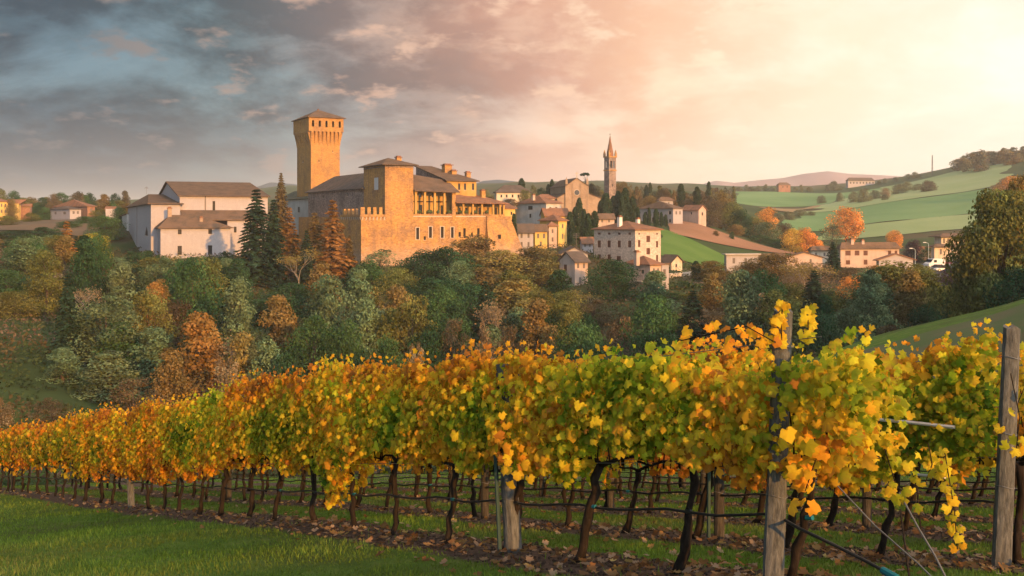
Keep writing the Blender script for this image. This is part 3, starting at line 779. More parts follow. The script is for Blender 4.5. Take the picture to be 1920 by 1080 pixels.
# ---- the castle itself
def castle():
    fr = Frame('castle', 'long walled castle with corner tower and loggias glowing orange in low sun', 'castle', 677, 222.0, 28, 0.0)
    fr.zb = tz1(*fr.w(0, 0)) - 4; fr.o.location.z = fr.zb
    z, xa, ya = fr.z, fr.x_at, fr.y_at
    x722 = xa(722); x775 = xa(775); x855 = xa(855); x908 = xa(908); x955 = xa(955)
    zpar = z(404.5, x775); zw_ = z(401.5, x722)
    # curtain wall below everything
    front = [fop(fr, 783, 427, 449, 5.5), fop(fr, 807, 425, 446, 5.5), fop(fr, 829, 425, 446, 5.5), fop(fr, 848, 426, 446, 5.0), fop(fr, 796.5, 443, 450, 4.0),
             fop(fr, 862, 435, 444, 4.5), fop(fr, 871, 428, 444, 4.5), fop(fr, 885, 436, 444, 3.5), fop(fr, 897, 428, 446, 4.5)]
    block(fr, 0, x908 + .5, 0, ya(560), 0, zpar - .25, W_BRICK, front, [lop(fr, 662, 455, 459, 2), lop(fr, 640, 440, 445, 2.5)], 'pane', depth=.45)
    sur = MB()
    for q in front[:4]:
        a, b, c, d = q[:4]
        sur.box(a - .16, a - .003, -.05, .02, c - .1, d + .14); sur.box(b + .003, b + .16, -.05, .02, c - .1, d + .14)
        sur.box(a - .003, b + .003, -.05, .02, d + .003, d + .14)
    for i in range(4):
        a, b, c, d = front[i][:4]; s = MB()
        s.box(a - .17, a - .003, -.05, .02, c - .1, d + .15); s.box(b + .003, b + .17, -.05, .02, c - .1, d + .15); s.box(a - .002, b + .002, -.05, .02, d + .003, d + .15)
        s.build('window_surround', S_STONE, fr.o)
    # parapet with merlons beside the corner tower, on both outer faces
    cren = z(402, 1, 0); mer = z(388.5, 1, 0)
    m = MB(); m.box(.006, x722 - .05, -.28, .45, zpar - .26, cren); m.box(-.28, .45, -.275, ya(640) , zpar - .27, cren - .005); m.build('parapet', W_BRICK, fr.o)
    n = 4
    for i in range(n):
        a = .0 + (x722 - .1) * i / n; wdt = (x722 - .1) / n * .55
        m = MB(); m.box(a - .2 if i == 0 else a, a + wdt, -.28, .3, cren + .003, mer)
        c = (a + a + wdt) / 2
        m.build('merlon', W_BRICK, fr.o)
    for i in range(1, 5):
        y = ya(640) * i / 5; m = MB(); m.box(-.28, .3, y, y + .95, cren + .003, mer - .3); m.build('merlon', W_BRICK, fr.o)
    nb = 12
    for i in range(7):
        x = .3 + (x722 - .5) * i / 6; m = MB()
        m.loft([[(x - .16, .01, zpar - 1.0), (x - .16, -.27, zpar - .28), (x - .16, .01, zpar - .28)], [(x + .16, .01, zpar - 1.0), (x + .16, -.27, zpar - .28), (x + .16, .01, zpar - .28)]])
        m.build('corbel', S_STONE, fr.o)
    for i in range(10):
        y = .4 + (ya(640) - .8) * i / 9; m = MB()
        m.loft([[(.01, y - .16, zpar - 1.0), (-.27, y - .16, zpar - .28), (.01, y - .16, zpar - .28)], [(.01, y + .16, zpar - 1.0), (-.27, y + .16, zpar - .28), (.01, y + .16, zpar - .28)]])
        m.build('corbel', S_STONE, fr.o)
    # corner tower
    dt = ya(682, x722); zt = z(309, x722)
    tw = [lop(fr, 705, 333, 356, 8.5, x722)]
    block(fr, x722, x775, .03, dt, zpar - .3, zt, W_BRICK, [], tw, 'none', 'none', .25, name='corner_tower')
    a, b, c, d = tw[0][:4]; m = MB(); m.box(x722 + .12, x722 + .25, a, b, c, d); m.build('blocked_window', mat_simple('pale_plaster_infill', (0.56, 0.55, 0.55), .9), fr.o)
    m = MB(); m.box(x722 - .06, x775 + .06, -.03, dt + .06, zt - .5, zt - .25); m.build('cornice', W_STONE, fr.o)
    hip_roof(x722, x775, .03, dt, zt + .15, z(296, (x722 + x775) / 2, dt / 2), .95, axis='x').build('tower_roof', R_BROWN, fr.o)
    chimney(fr.o, xa(747, dt * .35), dt * .35, z(305, x775, dt * .4), z(295, x722 + 3, dt * .35), 1.1)
    # dark stone wing left of the tower
    yb = ya(578, x722); ze = z(358, x722, (dt + yb) / 2)
    block(fr, x722, x722 + 11, dt + .02, yb, zpar - .3, ze, W_STONE, [], [lop(fr, 668, 395, 402, 3, x722), lop(fr, 652, 362, 368, 2.5, x722), lop(fr, 630, 384, 391, 3, x722), lop(fr, 606, 366, 371, 2.5, x722)], 'dark', depth=.3, name='wing_wall')
    hip_roof(x722, x722 + 11, dt + .02, yb, ze + .12, z(322, x722 + 5.5, dt + 7), .8, (6.3, 6.3), axis='y').build('wing_roof', R_GREY, fr.o)
    # low plastered wing further left
    yl = ya(521, x722 + 4); ze2 = z(376, x722 + 4, yl)
    block(fr, x722 + 4, x722 + 12, yb + .05, yl, 0, ze2, W_GREY, [], [lop(fr, 560, 388, 398, 4, x722 + 4), lop(fr, 538, 388, 398, 4, x722 + 4)], 'pane', name='wing_wall')
    hip_roof(x722 + 4, x722 + 12, yb + .9, yl, ze2 + .12, z(356, x722 + 8, yl * .8), .7, axis='y').build('wing_roof', R_GREEN, fr.o)
    # loggia right of the tower: back wall, posts, balustrade, lean-to roof
    yb2 = 3.0
    zl = z(357, x775 + 2); zdeck = zpar
    lw = [fop(fr, 789, 384, 404, 6, yb2), fop(fr, 815, 384, 404, 5, yb2), fop(fr, 829, 385, 404, 6, yb2), fop(fr, 846, 384, 404, 5, yb2), fop(fr, 788, 362, 370, 5, yb2), fop(fr, 812, 362, 370, 5, yb2)]
    block(fr, x775 + .02, x855, yb2, yb2 + 8.0, zpar - .3, zl + .6, W_PLASTER, lw, [], 'pane', name='loggia_wall')
    m = MB(); m.box(x775 + .02, x908 + .4, .02, yb2 - .02, zpar - .24, zpar - .03); m.build('loggia_floor', S_STONE, fr.o)
    m = MB(); m.box(x775 + .03, x855 - .2, .0, .22, zpar - .02, zpar + .35); m.build('balustrade', W_BRICK, fr.o)
    for px in (780, 797, 815.5, 833.5):
        x = xa(px); m = MB(); m.box(x - .24, x + .24, -.02, .46, zpar + .36, zl - .25); m.box(x - .34, x + .34, -.1, .54, zl - .45, zl - .248); m.build('pillar', W_PLASTER, fr.o)
    m = MB(); m.box(x855 - .95, x855 - .05, -.04, .5, zpar - .6, zl - .25); m.build('pillar', W_BRICK, fr.o)
    m = MB(); m.box(x775 + .05, x855 - .1, .04, .4, zl - .246, zl); m.build('beam', S_WOOD, fr.o)
    m = MB(); m.box(x775 + .05, x855 - 1.0, yb2 - .3, yb2 - .03, z(379, x775 + 4, yb2), z(378, x775 + 4, yb2) + .12); m.build('balcony', S_WOOD, fr.o)
    ztop = z(322, x775, 9.5)
    slope_roof([(x775 + .01, -.8, zl), (x855 + .6, -.8, zl - .25), (x855 + .6, 6.0, zl + 2.6), (x775 + .01, 9.5, ztop)]).build('loggia_roof', R_BROWN, fr.o)
    m = MB(); m.poly((x855, .5, zl), (x855, 6.0, zl + 2.5), (x855, 6.0, zpar - .3), (x855, .5, zpar - .3)); m.build('end_wall', W_PLASTER, fr.o)
    # upper block with its own hipped roof and chimneys
    yu = 4.6; xu = xa(838, yu); xu2 = xa(893, yu); zu = z(338, xu, yu)
    up = [fop(fr, px, 344, 356, 4, yu) for px in (845, 861, 872, 887)]
    yud = ya(780, xu)
    block(fr, xu, xu2, yu, yud, zpar, zu, W_PLASTER, up, [], 'pane', gable=None, name='upper_wall')
    zr = z(311, xu + 2, yud)
    m = MB(); m.poly((xu, yu, zu + .01), (xu, yud, zu + .01), (xu, yud, zr - .25)); m.build('gable', W_STONE, fr.o)
    slope_roof([(xu - .5, yu - .7, zu + .05), (xu2 + .6, yu - .7, zu + .02), (xu + (xu2 - xu) * .55, yud, zr), (xu - .5, yud, zr)]).build('upper_roof', R_BROWN, fr.o)
    slope_roof([(xu2 + .6, yu - .7, zu + .015), (xu2 + .6, yud + 6, zu + .015), (xu + (xu2 - xu) * .55, yud + .01, zr - .01)]).build('upper_roof', R_BROWN, fr.o)
    for px, t_, p0, p1, cw in ((838, .55, 326, 310, 1.9), (850, .42, 330, 321, 1.25), (877, .25, 336, 324, 1.1)):
        y = yu + (yud - yu) * t_; x = xa(px, y); chimney(fr.o, x, y, z(p0, x, y) - .8, z(p1, x, y), cw)
    # lower loggia towards the right-hand bastion
    zl2 = z(380, x855 + 3); x946 = xa(947)
    lw2 = [fop(fr, px, 389, 405, 4, 2.6) for px in (862, 874, 899, 930)]
    block(fr, x855 + .02, x946, 2.6, 9.0, zpar - .3, zl2 + .5, W_PLASTER, lw2, [], 'pane', name='loggia_wall')
    m = MB(); m.box(x855 + .03, x946 - .1, .0, .25, zpar - .02, zpar + .3); m.build('balustrade', W_BRICK, fr.o)
    for px in (869, 887, 904, 925, 938, 945):
        x = xa(px); m = MB(); m.box(x - .22, x + .22, -.02, .42, zpar + .31, zl2 - .22); m.build('pillar', W_PLASTER, fr.o)
    m = MB(); m.box(x855 + .05, x946, .04, .38, zl2 - .216, zl2 - .02); m.build('beam', S_WOOD, fr.o)
    xr = x855 + (x946 - x855) * .62; zr2 = z(357, x855 + 4, 6.5)
    slope_roof([(x855 - .2, -.7, zl2 + .05), (x946 + .8, -.7, zl2 - .1), (xr, 6.6, zr2 - .8), (x855 - .2, 6.6, zr2)]).build('loggia_roof', R_TERRA, fr.o)
    slope_roof([(x946 + .8, -.7, zl2 - .11), (x946 + .8, 11, zl2 - .11), (xr, 6.6, zr2 - .82)]).build('loggia_roof', R_TERRA, fr.o)
    chimney(fr.o, xa(905, 4), 4.0, z(372, x855 + 8, 4) - .6, z(358, x855 + 8, 4), 1.0)
    # battered bastion at the right end
    m = MB(); zb_ = z(411, x908); low = 0
    def ring(g, zz): return [(x908 + .55 - g * .2, -g, zz), (x955 + g, -g, zz), (x955 + g, 9, zz), (x908 + .55 - g * .2, 9, zz)]
    m.loft([ring(3.2, low), ring(2.6, zb_ - 8), ring(.35, zb_ - .2), ring(.3, zpar - .1)]); m.build('bastion', W_BRICK, fr.o)
    m = MB(); m.box(xa(931) - .35, xa(931) + .35, -1.6, -.9, z(449, x908), z(440, x908)); m.build('loophole', M_DARK, fr.o)
    # small outbuilding past the loggia
    xo = xa(966, 3); zo = z(390, x955, 3)
    block(fr, x946 + .9, xo, 3, 8, zpar - 6, zo, W_YELLOW, [fop(fr, 959, 397, 403, 3, 3)], [], 'pane', name='outbuilding_wall')
    slope_roof([(x946 + .7, 2.5, zo), (xo + .4, 2.5, zo), (xo + .4, 8, zo + 1.4), (x946 + .7, 8, zo + 1.4)]).build('outbuilding_roof', R_TERRA, fr.o)
    # pots and a blue tarpaulin kept on the terrace
    for i, px in enumerate((784, 790, 806, 811, 824, 844, 848, 866, 876, 894, 915)):
        x = xa(px); rr = random.Random(i)
        m = MB(); s = .25 + rr.random() * .15
        m.loft([[(x + s * .6 * math.cos(a), .75 + s * .6 * math.sin(a), zpar) for a in np.linspace(0, 5.5, 7)], [(x + s * math.cos(a), .75 + s * math.sin(a), zpar + .55) for a in np.linspace(0, 5.5, 7)]])
        p = m.build('flower_pot', R_TERRA, None); 
        p.location = fr.o.location; p.rotation_euler = fr.o.rotation_euler
        k = MB(); k.loft([[(x + s * q * math.cos(a), .75 + s * q * math.sin(a), zpar + .5 + h) for a in np.linspace(0, 5.5, 7)] for q, h in ((.7, 0), (1.5, .25), (1.3, .5), (.4, .8))])
        k.build('plant', mat_simple('potted_plant', (0.06, 0.08, 0.03), .8, .4, 6.0), p)
        tag(p, 'small potted plant on the castle loggia, %s from the corner tower' % ORD[i], 'flower pot', 'potted plants on the castle loggia')
castle()

# ---- white church and its annexes left of the castle
def white_church():
    fr = Frame('white_church', 'large white plastered church with brown tiled nave roof and low annex, left of the castle', 'church', 337, 224.0, 24, 0.0)
    fr.zb = tz1(*fr.w(0, 0)) - 5; fr.o.location.z = fr.zb
    z, xa, ya = fr.z, fr.x_at, fr.y_at
    xe = xa(502); yd = ya(296); ze = z(366); zr = z(340, 0, yd / 2)
    block(fr, 0, xe, 0, yd, 0, ze, W_WHITE, [fop(fr, 401, 377, 398, 5)], [], 'dark', gable=('x', zr - .05))
    gable_roof(0, xe, 0, yd, ze + .05, zr, .7, .5).build('roof', R_BROWN, fr.o)
    m = MB(); x = xa(385); m.box(x - .12, x + .12, -.12, .02, 0, ze - .1); m.build('downpipe', S_GREY, fr.o)
    m = MB(); m.box(-.08, xe + .08, -.1, -.003, ze - .45, ze - .1); m.build('cornice', W_CREAM, fr.o)
    # choir block in front of the gable
    xc0 = xa(290, -1.5); yc = -1.5
    xl = xc0 - 3.2
    c0 = xa(289, 2.0)
    zc = z(383, -6, 3)
    x0 = xa(325, yc) - 4.6; x1 = -.05; y0 = yc; y1 = ya(240, x0)
    block(fr, x0, x1, y0, y1, 0, zc, W_WHITE, [], [lop(fr, 275, 424, 442, 6, x0, 1)], 'dark', 'dark', name='choir_wall')
    hip_roof(x0, x1, y0, y1, zc + .12, z(364, x0 + 2, (y0 + y1) / 2), .7, (3.2, .3)).build('choir_roof', R_BROWN, fr.o)
    m = MB(); yy = ya(257, x0); m.box(x0 - .1, x0 - .003, yy - .1, yy + .1, 0, zc - .2); m.build('downpipe', S_GREY, fr.o)
    # low annex towards the camera
    ay = -9.0
    ax0 = xa(301, ay); ax1 = xa(432, ay); za = z(428, ax0, ay)
    block(fr, ax0, ax1, ay, yc - .05, 0, za, W_WHITE, [fop(fr, 337, 430, 439.5, 7, ay), fop(fr, 394, 429.5, 439, 7, ay), fop(fr, 337, 461, 478, 8, ay), fop(fr, 394, 460, 478, 8, ay)], [], 'pane', name='annex_wall')
    hip_roof(ax0, ax1, ay, yc + 1.2, za + .12, z(403, ax0 + 4, -5), .6, (3.0, 7.0)).build('annex_roof', R_BROWN, fr.o)
    chimney(fr.o, xa(318, -5), -5.0, z(408, 0, -5), z(391, 0, -5), .8, W_TAN)
    chimney(fr.o, xa(377, -7), -7.0, z(424, 0, -7), z(409, 0, -7), .7, W_TAN)
    # lean-to aisle behind the annex
    bx1 = xa(500, -4.5); zb1 = z(411, ax1, -4.5)
    block(fr, ax1 + .05, bx1, -4.5, -.03, 0, zb1, W_WHITE, [fop(fr, 441, 425, 436, 5, -4.5)], [], 'pane', name='aisle_wall')
    slope_roof([(0.1, -5.0, zb1 - .1), (bx1 + .5, -5.0, zb1 - .1), (bx1 + .5, -.12, zb1 + 2.0), (0.1, -.12, zb1 + 2.0)]).build('aisle_roof', R_BROWN, fr.o)
    # lean-to shed at the left end
    sx = x0 - .5; sy0 = ya(238, sx); sy1 = ya(192, sx)
    m = MB(); zs0, zs1 = z(401, sx, sy0), z(418, sx, sy1)
    facade(m, (sx, sy0, 0), (0, 1, 0), sy1 - sy0, 0, zs1, [(lambda o: (o[0] - sy0, o[1] - sy0, o[2], o[3]))(lop(fr, 204, 425, 440, 6.5, sx))], (1, 0, 0), .25)
    m.poly((sx, sy0, zs1), (sx, sy1, zs1), (sx, sy0, zs0)); m.poly((sx, sy0, 0), (sx + 6, sy0, 0), (sx + 6, sy0, zs0), (sx, sy0, zs0)); m.poly((sx, sy1, 0), (sx + 6, sy1, 0), (sx + 6, sy1, zs1), (sx, sy1, zs1))
    m.build('shed_wall', W_GREY, fr.o)
    window_at(fr.o, (sx, sy0, 0), (0, 1, 0), (1, 0, 0), (lambda o: (o[0] - sy0, o[1] - sy0, o[2], o[3]))(lop(fr, 204, 425, 440, 6.5, sx)), .25, 'dark')
    slope_roof([(sx - .5, sy0 - .1, zs0 + .1), (sx + 6.5, sy0 - .1, zs0 + .1), (sx + 6.5, sy1 + .5, zs1 - .1), (sx - .5, sy1 + .5, zs1 - .1)]).build('shed_roof', R_BROWN, fr.o)
    ant = MB(); x, y = x0 + 2, (y0 + y1) / 2; zt = z(364, x, y)
    ant.tube([(x, y, zt), (x, y, zt + 1.9)], .03, 5)
    for i, zz in enumerate((1.45, 1.6, 1.75)): ant.tube([(x - .5 + .1 * i, y, zt + zz), (x + .5 - .1 * i, y, zt + zz)], .025, 4)
    ant.build('antenna', S_GREY, fr.o)
white_church()

# ---- village houses between castle and church
house('hipped_villa', 'cream villa with grey hipped roof on the rise behind the castle', 927, 931, 994, 361, 347, 340, 8, W_CREAM, R_GREY,
      [(px, 365, 370, 3.2) for px in (940, 950, 961, 972, 984)], style='dark')
house('white_house', 'grey-white house with terracotta hip roof and orange-lit gable beside the castle', 969, 1024, 1052, 381, 366, 290, 33, W_GREY, R_TERRA,
      [(1032, 388, 396, 4), (1043, 388, 396, 4)], [(994, 386, 393, 9), (994, 401, 408, 4)], 'grey', 'dark', chim=((1000, .4, 372, 366, .8),))
house('tall_yellow_house', 'tall yellow house with low red roof above the row of cypresses', 1012, 1047, 1063, 414, 402, 268, 36, W_YELLOW, R_TERRA,
      [(1055, 420, 428, 3), (1055, 438, 448, 3)], [(1022, 420, 428, 5), (1036, 421, 429, 4), (1036, 440, 452, 5), (1028, 440, 452, 4)], 'grey', 'grey')
house('red_roofed_house', 'low house with red tiled roof tucked behind the tall yellow house', 1014, 1022, 1066, 402, 390, 288, 14, W_YELLOW, R_TERRA, [(1032, 405, 411, 4), (1048, 405, 411, 4)], style='dark', rtype='gable', axis='x')
house('terraced_house', 'white terraced house with grey roof just right of the castle bastion', 968, 972, 1000, 432, 419, 252, 10, W_WHITE, R_GREY,
      [(978, 438, 446, 4), (991, 438, 446, 4), (978, 454, 463, 4), (991, 454, 463, 4)], style='grey', rtype='gable', axis='x')
house('narrow_orange_house', 'narrow orange-lit house between the white terraced house and the tall yellow house', 996, 1003, 1026, 431, 420, 256, 12, W_YELLOW, R_BROWN,
      [(1009, 438, 447, 4), (1020, 438, 447, 4), (1014, 453, 462, 4)], style='grey', rtype='gable', axis='x')
house('low_cottage', 'small pale cottage with dark ridged roof below the cypresses', 1049, 1078, 1102, 488, 471, 192, 33, W_PINK, R_GREY,
      [(1084, 494, 503, 4), (1095, 494, 503, 4), (1088, 520, 532, 5)], [(1060, 496, 508, 6), (1056, 521, 533, 5), (1069, 520, 530, 6)], 'grey', 'brown', rtype='gable', axis='x')
house('white_cottage', 'white cottage with pale roof edge behind the small dark-roofed cottage', 1045, 1052, 1102, 475, 462, 206, 12, W_WHITE, R_GREY, [(1085, 479, 486, 4)], style='dark', rtype='gable', axis='y')
hs = house('stone_house', 'big square pale stone house with brown shutters and hipped roof', 1114, 1191, 1239, 431, 414, 215, 33, W_STONEH, R_TERRA,
      [(1198.5, 450, 463, 4.5), (1215.5, 442, 454, 7), (1215.5, 465, 477, 7), (1232, 452, 464, 4), (1232, 478, 490, 4), (1198.5, 437, 440, 3), (1232, 437, 440, 3)],
      [(1123.5, 451, 464, 6), (1142, 451, 464, 6), (1161, 451, 464, 6), (1180.5, 451, 464, 6), (1123.5, 477, 490, 6), (1142, 477, 488, 6), (1160, 480, 490, 8),
       (1123.5, 436, 440, 5), (1142, 436, 440, 5), (1161, 436, 440, 5), (1180.5, 436, 440, 5)], 'brown', 'brown', chim=((1162, .45, 420, 407, .8), (1196, .5, 416, 411, .7)))
hl = house('brick_house', 'low brick-fronted house with terracotta roof and balcony below the stone house', 1174, 1219, 1240, 497, 479, 190, 33, W_PINK, R_TERRA,
      [(1226, 503, 512, 3), (1234, 503, 512, 3), (1226, 524, 535, 3)], [(1185, 503, 518, 6), (1205, 506, 513, 5)], 'grey', 'green', chim=((1194, .4, 492, 473, .8),))
m = MB(); ya_, yb_ = hl.y_at(1214), hl.y_at(1192); zz = hl.z(527, 0, ya_)
m.box(-1.3, -.01, ya_, yb_, zz - .15, zz); bal = m.build('balcony', S_STONE, hl.o)
for k in range(9):
    yy = ya_ + .1 + (yb_ - ya_ - .2) * k / 8; q = MB(); q.tube([(-1.22, yy, zz + .003), (-1.22, yy, zz + .95)], .03, 5); q.build('baluster', S_GREEN, bal)
q = MB(); q.box(-1.27, -1.17, ya_, yb_, zz + .955, zz + 1.03); q.build('handrail', S_GREEN, bal)
house('slim_annex', 'slim pale annex attached to the right of the brick-fronted house', 1238, 1241, 1254, 496, 489, 196, 12, W_WHITE, R_BROWN, [(1246, 505, 515, 5), (1247, 529, 540, 3)], style='grey', rtype='flat', o=.25)
house('small_pink_house', 'small plain peach house on the green slope right of the stone house', 1238, 1259, 1279, 489, 477, 226, 35, W_CREAM, R_GREY, [(1268, 495, 501, 3)], rtype='gable', axis='y', style='dark')
house('villa_with_cypresses', 'white villa with brown roof behind five small cypresses', 1198, 1262, 1280, 391, 377, 350, 34, W_WHITE, R_BROWN,
      [(1268, 396, 402, 3), (1275, 396, 402, 3)], [(1211, 397, 403, 4), (1234, 397, 403, 4), (1256, 396, 402, 5), (1224, 408, 415, 4), (1256, 411, 417, 4)], 'grey', 'dark')
house('pink_house', 'plain pink house with sunlit yellow end wall above the ploughed slope', 1279, 1310, 1324, 392, 384, 362, 34, W_PINK, R_TERRA, [(1317, 398, 404, 2.5)], [(1296, 398, 402, 3)], rtype='gable', axis='y', style='dark')

house('ochre_house', 'ochre house with hipped roof between the parish church and the tall yellow house', 1046, 1052, 1082, 404, 395, 318, 12, W_YELLOW, R_TERRA, [(1059, 407, 413, 3.5), (1070, 407, 413, 3.5)], style='grey')
house('small_brown_house', 'small brown-roofed house glimpsed between the bell tower cypresses', 1116, 1121, 1152, 408, 400, 312, 12, W_PINK, R_BROWN, [(1129, 411, 417, 3.5), (1142, 411, 417, 3.5)], style='grey', rtype='gable', axis='x')
house('lane_house', 'narrow white house beside the lane between cypresses and stone house', 1088, 1092, 1112, 452, 444, 240, 14, W_WHITE, R_TERRA, [(1097, 456, 463, 3.5), (1106, 456, 463, 3.5), (1101, 470, 478, 3.5)], style='grey', rtype='gable', axis='x')
house('back_row_house', 'cream house with red roof just above the grey-white house', 1002, 1006, 1040, 372, 364, 330, 10, W_CREAM, R_TERRA, [(1014, 375, 380, 3), (1027, 375, 380, 3)], style='grey')
house('brown_roofed_shed', 'long low shed with brown roof between the white flat-roofed house and the peach house', 1418, 1422, 1472, 482, 475, 285, 10, W_PINK, R_BROWN, [(1434, 485, 490, 4), (1458, 485, 490, 4)], style='grey', rtype='gable', axis='x')
# ---- parish church and bell tower
def parish_church():
    fr = Frame('parish_church', 'brick parish church with stepped gabled facade, rose window and cross', 'church', 1062, 372.0, 10, 0.0)
    fr.zb = tz1(*fr.w(5, 5)) - 4; fr.o.location.z = fr.zb
    z, xa = fr.z, fr.x_at
    x1 = xa(1101); ze = z(347); zr = z(333, x1 / 2)
    xl = xa(1045); xr = xa(1127); za = z(372)
    block(fr, 0, x1, 0, 28, 0, ze, W_TAN, [fop(fr, 1081.5, 388, 402, 6, 0, 1)], [], 'dark', gable=('y', zr - .05))
    gable_roof(0, x1, 0, 28, ze + .03, zr, .4, .3, axis='y').build('roof', R_BROWN, fr.o)
    for a, b, s in ((xl, -.03, 0), (x1 + .03, xr, 1)):
        ops = [fop(fr, 1108 if s else 1053, 377, 383, 4, .4)]
        m = MB(); facade(m, (a, .4, 0), (1, 0, 0), b - a, 0, za - 2, [(q[0] - a, q[1] - a, q[2], q[3]) for q in ops], (0, 1, 0), .3)
        zi, zo = z(362), z(372)
        m.poly((a, .4, za - 2), (b, .4, za - 2), (b, .4, zo if s else zi), (a, .4, zi if s else zo))
        xo = a if s == 0 else b
        m.poly((xo, .4, 0), (xo, 26, 0), (xo, 26, zo), (xo, .4, zo)); m.build('aisle_wall', W_TAN, fr.o)
        for q in ops: window_at(fr.o, (a, .4, 0), (1, 0, 0), (0, 1, 0), (q[0] - a, q[1] - a, q[2], q[3]), .3, 'dark')
        slope_roof([(a - (.4 if s == 0 else -.03), .1, (zi if s else zo) + .15), (b + (.4 if s else -.03), .1, (zo if s else zi) + .15), (b + (.4 if s else -.03), 26, (zo if s else zi) + .15), (a - (.4 if s == 0 else -.03), 26, (zi if s else zo) + .15)]).build('aisle_roof', R_BROWN, fr.o)
    xm = x1 / 2; zc = z(361, xm); m = MB()
    m.loft([[(xm + .95 * math.cos(a), d, zc + .95 * math.sin(a)) for a in np.linspace(0, 2 * math.pi, 17)[:-1]] for d in (-.06, -.01)]); rw = m.build('rose_window', M_GLASS, fr.o)
    m = MB(); m.tube([(xm + 1.05 * math.cos(a), -.08, zc + 1.05 * math.sin(a)) for a in np.linspace(0, 2 * math.pi, 21)], .12, 5, False); m.build('surround', S_STONE, rw)
    for x in (-.2, xm * .62, x1 - xm * .62, x1 + .2):
        m = MB(); m.box(x - .25, x + .25, -.22, -.003, 0, (ze if x < 0 or x > x1 else ze + .8) - .1); m.build('pilaster', W_TAN, fr.o)
    for x in (0, x1):
        m = MB(); m.box(x - .4, x + .4, -.35, .4, ze + .3, ze + 1.6); m.loft([[(x - .35, -.3, ze + 1.6), (x + .35, -.3, ze + 1.6), (x + .35, .35, ze + 1.6), (x - .35, .35, ze + 1.6)], [(x - .02, 0, ze + 2.9), (x + .02, 0, ze + 2.9), (x + .02, .04, ze + 2.9), (x - .02, .04, ze + 2.9)]]); m.build('pinnacle', W_TAN, fr.o)
    m = MB(); m.box(xm - .12, xm + .12, -.12, .12, zr, zr + 2.2); m.box(xm - .6, xm - .125, -.1, .1, zr + 1.3, zr + 1.55); m.box(xm + .125, xm + .6, -.1, .1, zr + 1.3, zr + 1.55); m.box(xm - .4, xm + .4, -.4, .4, zr - .25, zr - .02); m.build('cross', S_STONE, fr.o)
parish_church()

def bell_tower():
    fr = Frame('bell_tower', 'slender brick bell tower with pointed spire beside the parish church', 'tower', 1142, 392.0, 30, 0.0)
    W = fr.x_at(1155); Dp = W
    fr.zb = tz1(*fr.w(2, 2)) - 3; fr.o.location.z = fr.zb
    z = fr.z; zb0 = z(318); zt = z(295)
    block(fr, 0, W, 0, Dp, 0, z(320), W_STONE, [fop(fr, 1149, 345, 350, 2)], [], 'dark')
    m = MB(); m.box(-.25, W + .25, -.25, Dp + .25, z(320) + .003, zb0); m.build('cornice', W_BRICK, fr.o)
    mb = MB(); ops = [(W * .17, W * .44, zb0 + .7, z(301), 1), (W * .56, W * .83, zb0 + .7, z(301), 1)]; dp = .45
    for O, U, I in (((0, 0, 0), (1, 0, 0), (0, 1, 0)), ((0, Dp, 0), (1, 0, 0), (0, -1, 0)), ((0, 0, 0), (0, 1, 0), (1, 0, 0)), ((W, 0, 0), (0, 1, 0), (-1, 0, 0))):
        facade(mb, O, U, W, zb0 + .003, zt, ops, I, dp)
    mb.build('belfry', W_STONE, fr.o)
    m = MB(); m.box(-.3, W + .3, -.3, Dp + .3, zt + .003, zt + .45); m.build('cornice', W_BRICK, fr.o)
    zs = zt + .453
    for x, y in ((0.1, 0.1), (W - .1, .1), (W - .1, Dp - .1), (.1, Dp - .1)):
        m = MB(); m.box(x - .35, x + .35, y - .35, y + .35, zs, zs + 1.0)
        m.loft([[(x - .35, y - .35, zs + 1), (x + .35, y - .35, zs + 1), (x + .35, y + .35, zs + 1), (x - .35, y + .35, zs + 1)], [(x - .03, y - .03, zs + 2.6), (x + .03, y - .03, zs + 2.6), (x + .03, y + .03, zs + 2.6), (x - .03, y + .03, zs + 2.6)]]); m.build('pinnacle', W_BRICK, fr.o)
    m = MB(); c = W / 2; n = 8
    m.loft([[(c + r_ * math.cos(2 * math.pi * (k + .5) / n), c + r_ * math.sin(2 * math.pi * (k + .5) / n), zz) for k in range(n)] for r_, zz in ((W * .42, zs), (W * .40, zs + 1.4), (W * .17, z(267)), (.1, z(254)))])
    m.build('spire', R_TERRA, fr.o)
    m = MB(); m.tube([(c, c, z(254)), (c, c, z(249))], .07, 6); m.box(c - .35, c + .35, c - .06, c + .06, z(251.5), z(250.8)); m.build('cross', S_GREY, fr.o)
    m = MB(); m.loft([[(c + r_ * math.cos(a), c + r_ * math.sin(a), zb0 + 2.4 - h) for a in np.linspace(0, 5.5, 8)] for r_, h in ((.15, 0), (.4, .2), (.5, .8), (.75, 1.2))]); m.build('bell', S_GREEN, fr.o)
bell_tower()

# ---- houses at the foot of the green hill
house('flat_roofed_house', 'white flat-roofed house with pale blue wall behind the brown trees', 1358, 1362, 1422, 478, 474, 262, 10, W_WHITE, R_WHITE, [(1376, 484, 494, 5), (1398, 484, 494, 5)], style='grey', rtype='flat', o=.5)
house('peach_house', 'low peach house with wide shallow gable behind the dark spruce', 1470, 1474, 1542, 482, 472, 276, 10, W_PINK, R_BROWN, [(1490, 486, 492, 4), (1520, 486, 492, 4)], style='grey', rtype='gable', axis='y')
lh = house('long_house', 'long pink two-storey house with brown tiled roof and shuttered windows', 1571, 1576, 1686, 467, 454, 288, 12, W_PINK, R_BROWN,
      [(1590, 470, 479, 10), (1607, 470, 479, 9), (1623, 470, 479, 8), (1668, 470, 478, 6), (1680, 470, 478, 5), (1590, 488, 496, 8), (1623, 487, 496, 7)], style='brown', chim=((1597, .5, 458, 449, .9), (1617, .5, 458, 451, .8)))
